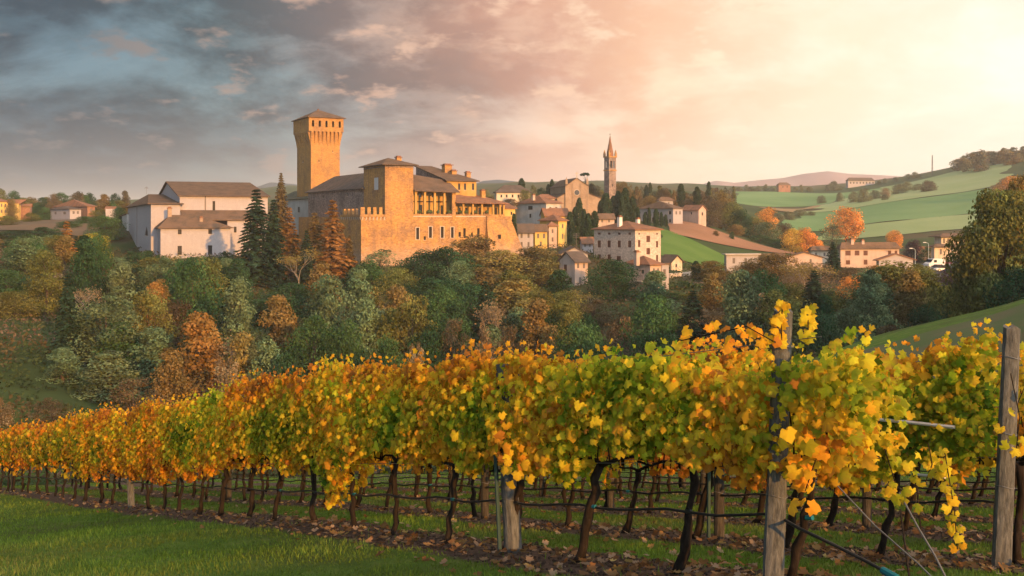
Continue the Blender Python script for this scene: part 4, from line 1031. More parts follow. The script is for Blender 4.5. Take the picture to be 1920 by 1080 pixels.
house('white_bungalow', 'white bungalow with brown gabled roof in front of the long pink house', 1643, 1648, 1712, 486, 475, 256, 14, W_WHITE, R_TERRA, [(1662, 489, 496, 4), (1690, 489, 496, 5)], style='grey', rtype='gable', axis='y', o=.8)
house('upper_villa', 'two-storey villa with overhanging dark roof half hidden by the big tree', 1752, 1765, 1822, 444, 437, 305, 14, W_CREAM, R_BROWN, [(1770, 447, 456, 4), (1778, 447, 456, 4), (1764, 466, 474, 4)], style='grey', o=1.2)
house('lower_villa_wing', 'single-storey wing with porch below the villa by the car park', 1746, 1752, 1800, 463, 457, 288, 12, W_CREAM, R_BROWN, [(1764, 467, 477, 4), (1785, 467, 477, 4)], style='grey', o=.9)
house('skyline_farmhouse', 'small brown farmhouse on the skyline below the pink mountains', 1456, 1460, 1482, 347, 342, 960, 12, W_REDB, R_BROWN, [(1468, 349, 352, 2), (1476, 349, 352, 2)], style='dark')
house('hilltop_building', 'long white building on the ridge below the bright sky', 1586, 1590, 1640, 339, 333, 1000, 10, W_WHITE, R_GREY, [(px, 341, 344.5, 2.2) for px in range(1595, 1638, 6)], style='dark', drop=6)
house('farm_shed', 'low tan shed beside the lane in front of the stone retaining wall', 1292, 1296, 1330, 536, 529, 205, 14, W_CREAM, R_TERRA, [(1306, 540, 545, 4)], style='dark', rtype='gable', axis='x')
house('tile_roofed_house', 'brown-roofed house showing above the large brown tree', 1516, 1521, 1560, 470, 461, 300, 12, W_CREAM, R_BROWN, [(1530, 474, 480, 4), (1546, 474, 480, 4)], style='grey')
house('car_park_house', 'small pink house with red roof behind the car park', 1716, 1720, 1748, 470, 462, 305, 12, W_PINK, R_TERRA, [(1728, 474, 480, 4), (1740, 474, 480, 4)], style='grey')
house('orchard_house', 'white house with brown roof tucked behind the villa with cypresses', 1232, 1236, 1262, 376, 369, 400, 12, W_WHITE, R_BROWN, [(1244, 379, 383, 3), (1254, 379, 383, 3)], style='grey')
house('terrace_end_house', 'tall peach house closing the terrace under the grey-white house', 1024, 1029, 1044, 424, 415, 262, 14, W_PINK, R_TERRA, [(1036, 430, 437, 3.5), (1036, 445, 453, 3.5)], style='grey')
# ---- houses on the left skyline
house('sunlit_apartment_house', 'sunlit yellow apartment house at the left edge of the skyline', -28, -4, 16, 378, 370, 330, 40, W_YELLOW, R_TERRA, [(3, 382, 388, 3), (10, 382, 388, 3), (3, 393, 399, 3), (10, 393, 399, 3)], style='grey')
house('slim_orange_house', 'slim orange-lit house behind the leftmost trees', 26, 30, 39, 382, 374, 336, 18, W_YELLOW, R_TERRA, [(34, 387, 393, 3)], style='grey')
house('brick_row_house', 'low red-brick house between two groups of trees on the left skyline', 39, 43, 60, 389, 382, 340, 14, W_REDB, R_TERRA, [(49, 392, 397, 3), (55, 392, 397, 3)], style='grey', rtype='gable', axis='x')
house('red_brick_house', 'large brick house with broad red roof and sunlit right wall', 101, 164, 178, 387, 374, 345, 44, W_REDB, R_TERRA, [(171, 391, 397, 4)], [(120, 391, 397, 4), (145, 391, 397, 4)], 'grey', 'grey')
house('white_skyline_house', 'white house with dark eaves in front of the broad red roof', 94, 131, 152, 392, 386, 322, 42, W_WHITE, R_GREY, [(138, 396, 401, 4), (146, 396, 401, 4)], [(104, 397, 402, 4), (121, 397, 402, 5)], 'grey', 'grey')
house('tiny_white_cottage', 'tiny white cottage in the trees left of the white church', 198, 203, 218, 392, 387, 330, 14, W_WHITE, R_TERRA, [(208, 394, 397, 3)], style='dark', rtype='gable', axis='x')

def thing_mesh(name, mb, mat, label, cat, group=None, smooth=False):
    return tag(mb.build(name, mat, None, smooth), label, cat, group)
# terrace walls below the small peach house
m = MB(); p, q = at(1253, 513, 214), at(1302, 509, 224); zt = p.z
d = (q - p); d.z = 0; nrm = Vector((-d.y, d.x, 0)).normalized() * .5
m.loft([[p - nrm + Vector((0, 0, -5)), q - nrm + Vector((0, 0, -5)), q + nrm + Vector((0, 0, -5)), p + nrm + Vector((0, 0, -5))], [p - nrm, q - nrm, q + nrm, p + nrm]])
m.box(0, 0, 0, 0, 0, 0) if False else None
thing_mesh('retaining_wall', m, W_STONEH, 'stone retaining wall under the small peach house', 'wall')
# aerial mast on the ridge
b = at(1748, 326, 960); m = MB(); zt = zw(291, 960); zb = tz1(b.x, b.y) - 1
for sx, sy in ((-1, -1), (1, -1), (1, 1), (-1, 1)): m.tube([(b.x + sx * .55, b.y + sy * .55, zb), (b.x + sx * .2, b.y + sy * .2, zt)], .14, 4)
for k in range(9):
    zz = zb + (zt - zb) * k / 8; r_ = .55 + (.2 - .55) * k / 8
    m.tube([(b.x - r_, b.y - r_, zz), (b.x + r_, b.y - r_, zz), (b.x + r_, b.y + r_, zz), (b.x - r_, b.y + r_, zz), (b.x - r_, b.y - r_, zz)], .09, 4, False)
thing_mesh('radio_mast', m, S_GREY, 'slender radio mast standing on the hazy ridge', 'mast')
# television aerial pole by the cypresses
def aerial(px, py0, py1, D, label):
    p = at(px, py1, D); zb = zw(py0, D); m = MB(); m.tube([(p.x, p.y, zb), p], .05, 5)
    for k in range(3): m.tube([(p.x - .7, p.y, p.z - .2 - k * .35), (p.x + .7, p.y, p.z - .2 - k * .35)], .035, 4)
    return thing_mesh('television_aerial', m, S_GREY, label, 'aerial')
aerial(1080.5, 480, 437, 215, 'tall television aerial rising in front of the cypresses above the pale cottage')
# street lamps
def lamp(px, py0, py1, D, label):
    p = at(px, py0, D); zb = min(p.z, tz1(p.x, p.y)) - .1; zt = zw(py1, D); o = empty('street_lamp', (p.x, p.y, zb)); h = zt - zb
    m = MB(); m.tube([(0, 0, 0), (0, 0, h * .5), (0, 0, h - .4), (-.15, 0, h - .1), (-.7, 0, h)], [.1, .08, .06, .05, .05], 6); m.build('pole', mat_simple('galvanised_pole', (.42, .5, .5), .5), o)
    m = MB(); m.loft([[(-1.5, -.14, h - .02), (-.7, -.16, h - .03), (-.7, .16, h - .03), (-1.5, .14, h - .02)], [(-1.45, -.1, h + .14), (-.75, -.1, h + .16), (-.75, .1, h + .16), (-1.45, .1, h + .14)]]); m.build('lamp_head', S_WHITE, o)
    tag(o, label, 'street lamp')
lamp(1716, 492, 466, 262, 'grey street lamp with bent arm beside the white bungalow')
lamp(1786, 490, 458, 262, 'tall teal street lamp at the edge of the car park')
lamp(1741, 486, 455, 280, 'thin pale street lamp behind the car park')

# parked vehicles
M_TYRE = mat_simple('tyre_rubber', (.02, .02, .02), .9)
M_RIM = mat_simple('wheel_rim', (.4, .4, .42), .4, metal=.6)
def vehicle(px, py, D, rz, L, H, color, van, label):
    p = at(px, py, D); zb = tz1(p.x, p.y) + .22
    o = empty('parked_van' if van else 'parked_car', (p.x, p.y, zb), rz); w = .88 if not van else 1.0
    mat = mat_simple('paint_%d' % int(px), color, .3, .03, spec=.5)
    m = MB(); h1 = H * .55
    def ring(x, za, zc, ww): return [(x, -ww, za), (x, ww, za), (x, ww * .98, zc), (x, -ww * .98, zc)]
    if van: sec = [(-L / 2, .35, H * .98, w), (L * .22, .35, H, w), (L * .36, .35, H * .62, w), (L / 2, .35, H * .48, w * .95)]
    else: sec = [(-L / 2, .35, h1 * .92, w * .93), (-L * .42, .3, h1, w), (L * .2, .3, h1, w), (L * .42, .3, h1 * .88, w * .98), (L / 2, .35, h1 * .65, w * .9)]
    m.loft([ring(*s) for s in sec]); body = m.build('body', mat, o)
    if not van:
        k = MB(); k.loft([ring(-L * .40, h1 - .02, h1 - .015, w * .9), ring(-L * .28, h1 - .02, H * .97, w * .8), ring(L * .05, h1 - .02, H, w * .8), ring(L * .24, h1 - .02, h1 - .01, w * .9)]); k.build('window', M_GLASS, o)
        k = MB(); k.box(-L * .27, L * .05, -w * .74, w * .74, H * .985, H * 1.02); k.build('roof', mat, o)
    else:
        k = MB(); k.loft([[(L * .235, -w * .85, H * .93), (L * .235, w * .85, H * .93), (L * .35, w * .85, H * .64), (L * .35, -w * .85, H * .64)], [(L * .26, -w * .85, H * .95), (L * .26, w * .85, H * .95), (L * .375, w * .85, H * .66), (L * .375, -w * .85, H * .66)]]); k.build('windscreen', M_GLASS, o)
        for s in (-1, 1):
            k = MB(); k.box(L * .02, L * .2, s * (w + .004) - .003, s * (w + .004) + .003, H * .6, H * .88); k.build('window', M_GLASS, o)
    for sx in (-.31, .31):
        for s in (-1, 1):
            k = MB(); yy = s * w * .93
            k.loft([[(L * sx + .33 * math.cos(a), yy + e * s, .33 + .33 * math.sin(a)) for a in np.linspace(0, 2 * math.pi, 13)[:-1]] for e in (-.12, .1)]); wh = k.build('wheel', M_TYRE, o)
            k = MB(); k.loft([[(L * sx + .2 * math.cos(a), yy + e * s, .33 + .2 * math.sin(a)) for a in np.linspace(0, 2 * math.pi, 11)[:-1]] for e in (.101, .115)]); k.build('rim', M_RIM, wh)
    for s in (-1, 1):
        k = MB(); k.box(L / 2 - .04, L / 2 + .02, s * w * .65 - .16, s * w * .65 + .16, H * .32, H * .42); k.build('headlight', S_WHITE, o)
    tag(o, label, 'van' if van else 'car', 'vehicles in the car park')
vehicle(1752, 492, 262, R(200), 5.2, 2.3, (.75, .75, .76), True, 'white van parked at the top of the car park')
vehicle(1770, 491, 268, R(160), 4.2, 1.5, (.20, .03, .05), False, 'dark red car parked beside the white van')
vehicle(1768, 503, 246, R(185), 4.3, 1.5, (.72, .70, .70), False, 'white car with orange stripe in the middle of the car park')
vehicle(1781, 507, 238, R(95), 4.2, 1.5, (.03, .20, .42), False, 'bright blue car nearest the purple bush in the car park')
vehicle(1756, 500, 250, R(190), 4.2, 1.5, (.10, .11, .12), False, 'dark grey car between the white van and the white car')
# ---------------------------------------------------------------- trees
def leaf_cards(pos, nrm, size, tone, rng, elong=1.35, hue=None):
    """one small folded leaf spray (two triangles) at every point"""
    n = len(pos)
    nrm = nrm / (np.linalg.norm(nrm, axis=1, keepdims=True) + 1e-9)
    t = rng.normal(size=(n, 3)); t -= nrm * (t * nrm).sum(1, keepdims=True); t /= np.linalg.norm(t, axis=1, keepdims=True) + 1e-9
    b = np.cross(nrm, t)
    s = size * rng.uniform(.6, 1.35, (n, 1))
    v = np.empty((n, 4, 3))
    v[:, 0] = pos - t * s * elong * .5; v[:, 1] = pos + b * s * .42 + nrm * s * rng.uniform(-.2, .25, (n, 1))
    v[:, 2] = pos + t * s * elong * .5; v[:, 3] = pos - b * s * .42 + nrm * s * rng.uniform(-.2, .25, (n, 1))
    i = np.arange(n)[:, None] * 4
    f = np.concatenate([i + np.array([[0, 1, 2]]), i + np.array([[0, 2, 3]])], 0)
    c = np.repeat(tone[:, None, :], 4, 1).reshape(-1, 3)
    return v.reshape(-1, 3), f, c

def clump_points(centers, radii, nper, rng, shell=.55):
    P, Nn, T = [], [], []
    for c, r in zip(centers, radii):
        d = rng.normal(size=(nper, 3)); d /= np.linalg.norm(d, axis=1, keepdims=True)
        q = rng.uniform(shell, 1.0, (nper, 1)) ** .7
        P.append(c + d * q * r); Nn.append(d * .9 + rng.normal(size=(nper, 3)) * .55 + np.array((0, 0, .35)))
        tone = rng.uniform(.48, 1.4)
        w = rng.uniform(-.12, .12)
        k = tone * rng.uniform(.7, 1.3, (nper, 1))
        T.append(np.concatenate([k * (1 + w), k, k * (1 - w * .5)], 1))
    return np.concatenate(P), np.concatenate(Nn), np.concatenate(T)

PROTO = {}
def add_proto(kind, crown, trunk, W0, H0): PROTO.setdefault(kind, []).append((crown, trunk, W0, H0))

def limbs(mb, H, hs, tips, r0, rng, lean=.0):
    top = Vector((lean, 0, hs))
    mb.tube([(0, 0, -.6), (lean * .2, rng.uniform(-.1, .1), hs * .35), (lean * .6, rng.uniform(-.15, .15), hs * .7), top, (lean, 0, H * .82)], [r0 * 1.25, r0, r0 * .8, r0 * .6, r0 * .12], 7)
    for tp in tips:
        s = rng.uniform(.25, .8); st = Vector((lean * s, 0, hs * .45 + (H * .7 - hs * .45) * s)); tp = Vector(tp)
        md = st.lerp(tp, .5) + Vector((0, 0, rng.uniform(-.1, .4)))
        mb.tube([st, md, tp], [r0 * .35, r0 * .2, r0 * .06], 5)

def deciduous(kind, seed, W0, H0, nclump, nper, leaf, low=.12, conical=0.0, clr=(.8, 1.25), rshell=(.45, .88), pr=.36):
    rng = np.random.default_rng(seed); rr = random.Random(seed)
    C, Rr = [], []
    for i in range(nclump):
        h = low + (1 - low) * ((i + rng.uniform(0, 1)) / nclump)
        z = (h - low) / (1 - low)
        prof = math.sqrt(max(0.02, 1 - (2 * z - .85) ** 2 * .72)) if not conical else (1 - z) ** .75 * conical + (1 - conical) * math.sqrt(max(.02, 1 - (2 * z - .8) ** 2 * .7)) * .8
        a = rng.uniform(0, 2 * math.pi); q = rng.uniform(*rshell)
        rad = W0 / 2 * prof * q * (1.22 if rng.random() < .16 else 1.0)
        r = W0 * pr * rng.uniform(.5, 1.0) * (.55 + .45 * prof)
        C.append((rad * math.cos(a), rad * math.sin(a), h * H0 - r * .5)); Rr.append(np.array((r, r, r * rng.uniform(.55, .85))))
    C = np.array(C); P, Nn, T = clump_points(C, Rr, nper, rng)
    k = P[:, 2] > .02 * H0
    v, f, c = leaf_cards(P[k], Nn[k], leaf, T[k], rng)
    cr = mesh_np('crown', v, f, M_FOL, c)
    m = MB(); tips = [tuple(C[j]) for j in rng.choice(nclump, min(nclump, 12), replace=False)]
    limbs(m, H0, H0 * max(low, .2) + .6, tips, .028 * H0, rr, rr.uniform(-.4, .4))
    add_proto(kind, cr, m.mesh('trunk', M_TRUNK, True), W0, H0)

def conifer(kind, seed, W0, H0, leaf, whorls=17, droop=.35, dens=1.0, ragged=.3, low=.05):
    rng = np.random.default_rng(seed); rr = random.Random(seed)
    P, Nn, T = [], [], []
    m = MB(); m.tube([(0, 0, -.6), (0, 0, H0 * .5), (0, 0, H0 * .99)], [.02 * H0, .013 * H0, .02], 7)
    for i in range(whorls):
        h = low + (1 - low) * (i / (whorls - .2)); z0 = h * H0
        Rw = W0 / 2 * (1 - h) ** .82 * rng.uniform(1 - ragged, 1.0) + .12
        nb = 7 if h < .8 else 5
        for k in range(nb):
            a = 2 * math.pi * (k + rng.uniform(-.35, .35)) / nb; L = Rw * rng.uniform(1 - ragged, 1.08)
            n = max(6, int(34 * dens * (L / (W0 / 2)) + 8)); s = rng.uniform(.12, 1, n) ** .75
            dirv = np.array((math.cos(a), math.sin(a), 0)); side = np.array((-math.sin(a), math.cos(a), 0))
            off = (rng.normal(size=n) * .20 * L * (1.15 - s))
            pos = dirv * (s * L)[:, None] + side * off[:, None]
            pos[:, 2] = z0 - droop * L * s ** 1.5 + rng.normal(size=n) * .06 * H0 / whorls - np.abs(off) * .3
            P.append(pos); Nn.append(np.array((0, 0, 1.0)) + dirv * .5 + rng.normal(size=(n, 3)) * .45)
            tone = rng.uniform(.6, 1.25) * rng.uniform(.75, 1.25, (n, 1)) * (.75 + .35 * s[:, None]); T.append(np.repeat(tone, 3, 1))
            if k % 2 == 0: m.tube([(0, 0, z0), tuple(dirv * L * .9 + np.array((0, 0, z0 - droop * L * .8)))], [.02 * W0, .006], 4)
    v, f, c = leaf_cards(np.concatenate(P), np.concatenate(Nn), leaf, np.concatenate(T), rng, 1.8)
    add_proto(kind, mesh_np('crown', v, f, M_FOL, c), m.mesh('trunk', M_TRUNK, True), W0, H0)

def cypress(kind, seed, W0, H0, leaf, n=3200):
    rng = np.random.default_rng(seed)
    h = rng.uniform(0.01, 1, n) ** .92; a = rng.uniform(0, 2 * math.pi, n)
    prof = np.where(h < .25, .72 + .28 * (h / .25), np.sqrt(np.clip(1 - ((h - .25) / .76) ** 2.2, 0, 1)))
    lob = 1 + .2 * np.sin(a * 3 + h * 13) + .13 * np.sin(a * 5 - h * 23)
    rad = W0 / 2 * prof * lob * rng.uniform(.7, 1.03, n)
    P = np.stack([rad * np.cos(a), rad * np.sin(a), h * H0], 1)
    Nn = np.stack([np.cos(a), np.sin(a), np.full(n, .3)], 1) + rng.normal(size=(n, 3)) * .5
    tone = (.75 + .45 * (lob - .8)) * rng.uniform(.65, 1.3, n)
    v, f, c = leaf_cards(P, Nn, leaf, np.repeat(tone[:, None], 3, 1), rng, 1.7)
    m = MB(); m.tube([(0, 0, -.6), (0, 0, H0 * .3), (0, 0, H0 * .9)], [.2, .16, .04], 6)
    add_proto(kind, mesh_np('crown', v, f, M_FOL, c), m.mesh('trunk', M_TRUNK, True), W0, H0)

for s in range(4): deciduous('round', 10 + s, 9.0, 10.0, 50, 170, .27, .06)
for s in range(3): deciduous('oval', 20 + s, 7.0, 12.0, 50, 160, .27, .08)
for s in range(3): deciduous('cone', 30 + s, 6.5, 11.0, 52, 160, .25, .05, conical=.85)
for s in range(3): deciduous('wispy', 40 + s, 7.0, 10.0, 48, 95, .20, .12, rshell=(.35, .95), pr=.26)
for s in range(3): deciduous('bush', 50 + s, 6.0, 4.2, 30, 140, .22, -.05, pr=.34)
for s in range(2): deciduous('big', 60 + s, 13.0, 14.0, 110, 230, .30, .06, pr=.24, rshell=(.5, .95))
for s in range(2): deciduous('globe', 70 + s, 9.0, 11.0, 50, 95, .34, .34)
for s in range(3): conifer('spruce', 80 + s, 7.5, 19.0, .42, 30, .45, 1.5)
for s in range(3): conifer('larch', 90 + s, 7.0, 14.0, .34, 24, .28, 1.7, .45)
for s in range(2): conifer('pine_low', 95 + s, 8.0, 10.0, .4, 12, .1, 1.2, .4, .1)
for s in range(3): cypress('cypress', 100 + s, 2.6, 12.0, .3)
def umbrella(seed):
    rng = np.random.default_rng(seed); C, Rr = [], []
    for i in range(20):
        a = rng.uniform(0, 6.283); q = math.sqrt(rng.uniform(0, 1)) * 2.6
        C.append((q * math.cos(a), q * math.sin(a), 8.7 - q * q * .08)); Rr.append(np.array((1.0, 1.0, .55)))
    P, Nn, T = clump_points(np.array(C), Rr, 70, rng); v, f, c = leaf_cards(P, Nn, .3, T, rng)
    m = MB(); limbs(m, 9.0, 6.8, C[:8], .2, random.Random(seed)); add_proto('umbrella', mesh_np('crown', v, f, M_FOL, c), m.mesh('trunk', M_TRUNK, True), 6.6, 9.5)
umbrella(7)
M_PALEBARK = mat_bark('pale_bark', (0.26, 0.23, 0.20))
def bare(seed):
    """nearly leafless tree: forked limbs and twigs with a few leaves left"""
    rr = random.Random(seed); rng = np.random.default_rng(seed); m = MB(); tips = []
    def grow(p, d, L_, r_, lev):
        q = p + d * L_; md = p.lerp(q, .5) + Vector((rr.uniform(-1, 1), rr.uniform(-1, 1), 0)) * L_ * .06
        m.tube([p, md, q], [r_, r_ * .8, r_ * .6], 5 if lev < 2 else 4, False)
        if lev == 4: tips.append(tuple(q)); return
        for i in range(3 if lev < 3 else 2):
            e = (d + Vector((rr.uniform(-1, 1), rr.uniform(-1, 1), rr.uniform(-.1, .7))) * .62).normalized(); grow(q, e, L_ * rr.uniform(.6, .82), r_ * .58, lev + 1)
    grow(Vector((0, 0, -.5)), Vector((0, 0, 1)), 3.6, .17, 0)
    T_ = np.array(tips); n = 900; P = T_[rng.integers(0, len(T_), n)] + rng.normal(size=(n, 3)) * .45
    tone = np.repeat(rng.uniform(.6, 1.3, (n, 1)), 3, 1); v, f, c = leaf_cards(P, rng.normal(size=(n, 3)) + np.array((0, 0, .5)), .2, tone, rng)
    H0 = float(T_[:, 2].max()); W0 = float((T_[:, :2].max(0) - T_[:, :2].min(0)).mean())
    add_proto('bare', mesh_np('crown', v, f, M_FOL, c), m.mesh('trunk', M_PALEBARK, True), W0, H0)
for s in range(3): bare(300 + s)

TC = dict(dg=(.026, .056, .030), mg=(.042, .085, .036), og=(.105, .105, .036), yg=(.21, .19, .035), br=(.135, .095, .042), rust=(.22, .115, .042), orange=(.46, .20, .055),
          gg=(.085, .120, .072), maroon=(.085, .066, .046), pink=(.18, .13, .09), cyp=(.030, .052, .030), spr=(.026, .050, .036), gold=(.40, .24, .05), purple=(.05, .03, .045),
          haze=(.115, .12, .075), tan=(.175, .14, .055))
_tr = random.Random(5); _cnt = {}
CW = dict(dg='dark green', mg='green', og='olive', yg='yellow-green', br='brown', rust='rust-coloured', orange='orange', gg='grey-green', maroon='dull red-brown', pink='pinkish', cyp='blackish green', spr='dark green',
          gold='golden', purple='purple', haze='hazy grey-green', tan='tan')
def woodland(rows, name, label):
    """far wood that reads as one mass: thinned crowns joined in one object"""
    V, Fc, C = [], [], []; off = 0; rng = np.random.default_rng(len(rows))
    for i, (kind, px, py, w, D, c) in enumerate(rows):
        crown, trunk, W0, H0 = PROTO[kind][i % len(PROTO[kind])]
        n = len(crown.vertices); v = np.empty(n * 3, np.float32); crown.vertices.foreach_get('co', v); v = v.reshape(-1, 4, 3)
        cc = np.empty(n * 4, np.float32); crown.color_attributes['Col'].data.foreach_get('color', cc); cc = cc.reshape(-1, 4, 4)[:, :, :3]
        k = rng.choice(len(v), min(1300, len(v)), replace=False); v = v[k]; cc = cc[k]
        m = v.mean(1, keepdims=True); v = m + (v - m) * 2.3
        x = xw(px, D); z0 = tz1(x, D); h = max(zw(py, D) - z0, 3.0); s = w / F * D / W0
        v = v * np.array((s, s, h / H0)) + np.array((x, D, z0)); b = np.array(TC[c]) * 1.25
        V.append(v.reshape(-1, 3)); C.append((cc * b).reshape(-1, 3)); q = np.arange(len(v))[:, None] * 4 + off; off += len(v) * 4
        Fc.append(np.concatenate([q + np.array([[0, 1, 2]]), q + np.array([[0, 2, 3]])], 0))
    o = link(name, mesh_np(name, np.concatenate(V), np.concatenate(Fc), M_FOL, np.concatenate(C))); o.color = (1, 1, 1, 1)
    tag(o, label, None, None, 'stuff')
def many(rows, phrase, group):
    """a run of like trees, told apart by colour and by their order from the left"""
    for i, (kind, px, py, w, D, c) in enumerate(sorted(rows, key=lambda r: r[1])):
        tree(kind, px, py, w, D, c, '%s %s, %s from the left' % (CW[c], phrase, ORD[i]), group)
def tree(kind, px, py, wpx, D, col, label, group=None, name=None, base=None, cat='tree', tint=1.0):
    ps = PROTO[kind]; k = _cnt.get(kind, 0); _cnt[kind] = k + 1
    crown, trunk, W0, H0 = ps[k % len(ps)]
    x = xw(px, D); z0 = tz1(x, D) if base is None else zw(base, D); zt = zw(py, D)
    h = max(zt - z0, 1.2); w = wpx / F * D
    o = empty(name or {'spruce': 'spruce_tree', 'larch': 'larch_tree', 'cypress': 'cypress_tree', 'bush': 'bush', 'umbrella': 'umbrella_pine', 'pine_low': 'pine_tree'}.get(kind, 'tree'),
              (x, D, z0 - .05), _tr.uniform(0, 6.28))
    sxy = w / W0; o.scale = (sxy * _tr.uniform(.92, 1.08), sxy * _tr.uniform(.92, 1.08), h / H0)
    c = link('crown', crown, o); tr = link('trunk', trunk, o)
    b = TC[col] if isinstance(col, str) else col
    b = (b[0] * 1.42, b[1] * 1.5, b[2] * 1.3)
    j = _tr.uniform(.88, 1.12) * tint
    c.color = (b[0] * j * _tr.uniform(.93, 1.07), b[1] * j, b[2] * j, 1.0)
    tag(o, label, 'bush' if kind == 'bush' else cat, group)
    return o

G = 'trees on the wooded slope below the castle'
L = tree
# left slope
L('larch', 125, 412, 84, 178, 'rust', 'rust-red conifer standing above the pinkish scrub at the left', G)
L('round', 55, 468, 115, 196, 'dg', 'dark green round tree left of the rust-red conifer', G)
L('round', 12, 505, 90, 165, 'mg', 'mid green tree cut by the left edge, above the yellowing tree', G)
L('round', 28, 545, 92, 150, 'og', 'olive yellowing tree low at the left edge', G)
L('round', 25, 432, 95, 255, 'dg', 'dark tree at the left edge just below the brown fallow field', G)
L('oval', 176, 436, 62, 200, 'yg', 'yellow-green tree in front of the lean-to shed', G)
L('round', 86, 425, 55, 255, 'dg', 'small dark tree below the white house with dark eaves', G)
L('round', 200, 404, 60, 268, 'mg', 'green tree rising behind the lean-to shed roof', G)
L('wispy', 140, 492, 130, 168, 'pink', 'pale pinkish-brown leafless-looking tree under the rust-red conifer', G)
L('wispy', 195, 480, 110, 172, 'maroon', 'brown twiggy tree between the yellow-green tree and the church shrubs', G)
L('round', 232, 490, 96, 190, 'dg', 'dark round tree under the choir of the white church', G)
L('cone', 291, 527, 66, 150, 'rust', 'orange-brown pointed tree alone in the middle of the left slope', G)
L('oval', 370, 498, 72, 168, 'yg', 'yellow-green tree below the white annex', G)
L('round', 330, 560, 90, 150, 'maroon', 'dull maroon tree between the orange pointed tree and the yellow-green one', G)
L('cone', 160, 585, 110, 132, 'gg', 'grey-green tree low on the left slope above the dark grass', G)
L('cone', 225, 600, 105, 128, 'mg', 'green tree in front of the maroon scrub low on the left slope', G)
L('cone', 118, 650, 90, 118, 'gg', 'small grey-green tree beside the dark grass bank', G)
L('cone', 205, 655, 120, 116, 'gg', 'grey-green bushy tree just above the left vine tops', G)
L('cone', 290, 612, 120, 124, 'gg', 'broad grey-green tree under the orange pointed tree', G)
L('cone', 372, 582, 128, 118, 'rust', 'large rusty-brown tree rising over the left vine row', G)
L('cone', 318, 650, 95, 110, 'br', 'brown tree beside the large rusty one, close to the vines', G)
L('cone', 440, 552, 98, 140, 'gg', 'tall grey-green tree left of the dark spruce', G)
L('cone', 455, 620, 92, 118, 'tan', 'tan tree foot to foot with the tall grey-green tree', G)
L('wispy', 425, 670, 90, 106, 'pink', 'pinkish shrubby tree touching the vine tops left of centre', G)
L('wispy', 250, 705, 100, 100, 'maroon', 'low maroon scrub right behind the far vine tops', G)
L('wispy', 100, 745, 80, 98, 'maroon', 'low maroon bush at the foot of the dark bank', G)
L('bush', -5, 750, 60, 98, 'pink', 'pinkish bush at the far left edge above the vines', G)
for px, py, w, D, c, lb in ((335, 484, 60, 172, 'tan', 'pale bare tree with a thin trunk below the white annex'), (150, 545, 90, 146, 'pink', 'grey leafless tree in the middle of the left slope'), (1508, 500, 80, 172, 'tan', 'bare pale-branched tree just right of the tall post top'),
        (1470, 510, 60, 176, 'pink', 'half-bare tree left of the tall post top'), (700, 545, 70, 150, 'tan', 'bare twiggy tree below the castle corner'), (920, 575, 70, 140, 'pink', 'bare twiggy tree above the vines at centre'),
        (1100, 545, 60, 168, 'tan', 'leafless tree between the pale cottage and the dense round tree'), (1835, 540, 50, 112, 'tan', 'thin bare trunk under the big right-hand tree'), (420, 640, 80, 120, 'pink', 'bare reddish tree behind the vines left of centre'), (560, 470, 60, 190, 'tan', 'bare tree between the russet conifers')):
    L('bare', px, py, w, D, c, lb, G)
# shrubs under the white church
many_rows = []
for i, (px, py, w, c) in enumerate(((246, 470, 40, 'dg'), (275, 468, 44, 'dg'), (302, 478, 40, 'mg'), (330, 487, 50, 'dg'), (362, 486, 44, 'mg'), (395, 480, 46, 'dg'), (425, 470, 46, 'dg'), (448, 478, 40, 'br'))):
    many_rows.append(('bush', px, py, w, 205 - i % 3 * 3, c))
many(many_rows, 'shrub at the foot of the white church walls', 'shrubs under the white church'); many_rows = []
for i, (px, py, w, c) in enumerate(((268, 500, 80, 'dg'), (330, 512, 80, 'dg'), (400, 520, 80, 'dg'), (430, 500, 80, 'dg'), (300, 520, 70, 'mg'))):
    many_rows.append(('round', px, py, w, 185 - i * 2, c))
many(many_rows, 'bushy tree in the band below the white church', 'dark trees below the white church')
# conifers in front of the castle
L('spruce', 481, 352, 122, 192, 'spr', 'tall dark spruce between the white church and the castle', G)
L('spruce', 513, 372, 84, 196, 'spr', 'thinner dark spruce just right of the tallest one', G, tint=.9)
L('spruce', 527, 322, 56, 285, 'br', 'brownish spruce on the skyline left of the keep', G)
L('larch', 543, 386, 88, 204, 'rust', 'russet conifer before the low plastered castle wing', G)
L('larch', 590, 396, 104, 203, 'br', 'brown conifer left of the broad russet one before the castle', G)
L('larch', 624, 372, 124, 200, 'rust', 'broad russet conifer hiding the dark castle wing', G)
L('spruce', 575, 430, 66, 196, 'spr', 'dark green conifer between the russet conifers', G)
L('spruce', 655, 440, 50, 205, 'br', 'slim brown conifer at the shaded foot of the castle', G, tint=.8)
# below the castle
L('round', 490, 560, 120, 165, 'dg', 'very dark tree under the tall spruce', G)
L('round', 545, 530, 110, 172, 'dg', 'dark tree under the russet conifer', G)
L('oval', 612, 516, 104, 138, 'gg', 'pale-topped grey-green tree standing out below the broad russet conifer', G)
L('oval', 585, 590, 96, 126, 'mg', 'dark green tree left of the pale-topped grey-green tree', G)
L('round', 640, 600, 96, 124, 'mg', 'green tree low at the right of the pale-topped tree', G)
L('cone', 500, 628, 100, 114, 'gg', 'grey-green tree behind the vines under the tall spruce', G)
L('round', 540, 650, 90, 112, 'dg', 'dark tree just above the vine tops left of centre', G)
L('cone', 688, 558, 96, 132, 'gg', 'grey-green tree in the centre of the slope below the castle corner', G)
L('cone', 735, 575, 86, 132, 'og', 'olive pointed tree right of the grey-green centre tree', G)
L('wispy', 712, 466, 88, 200, 'gg', 'thin grey tree against the sunlit castle corner', G)
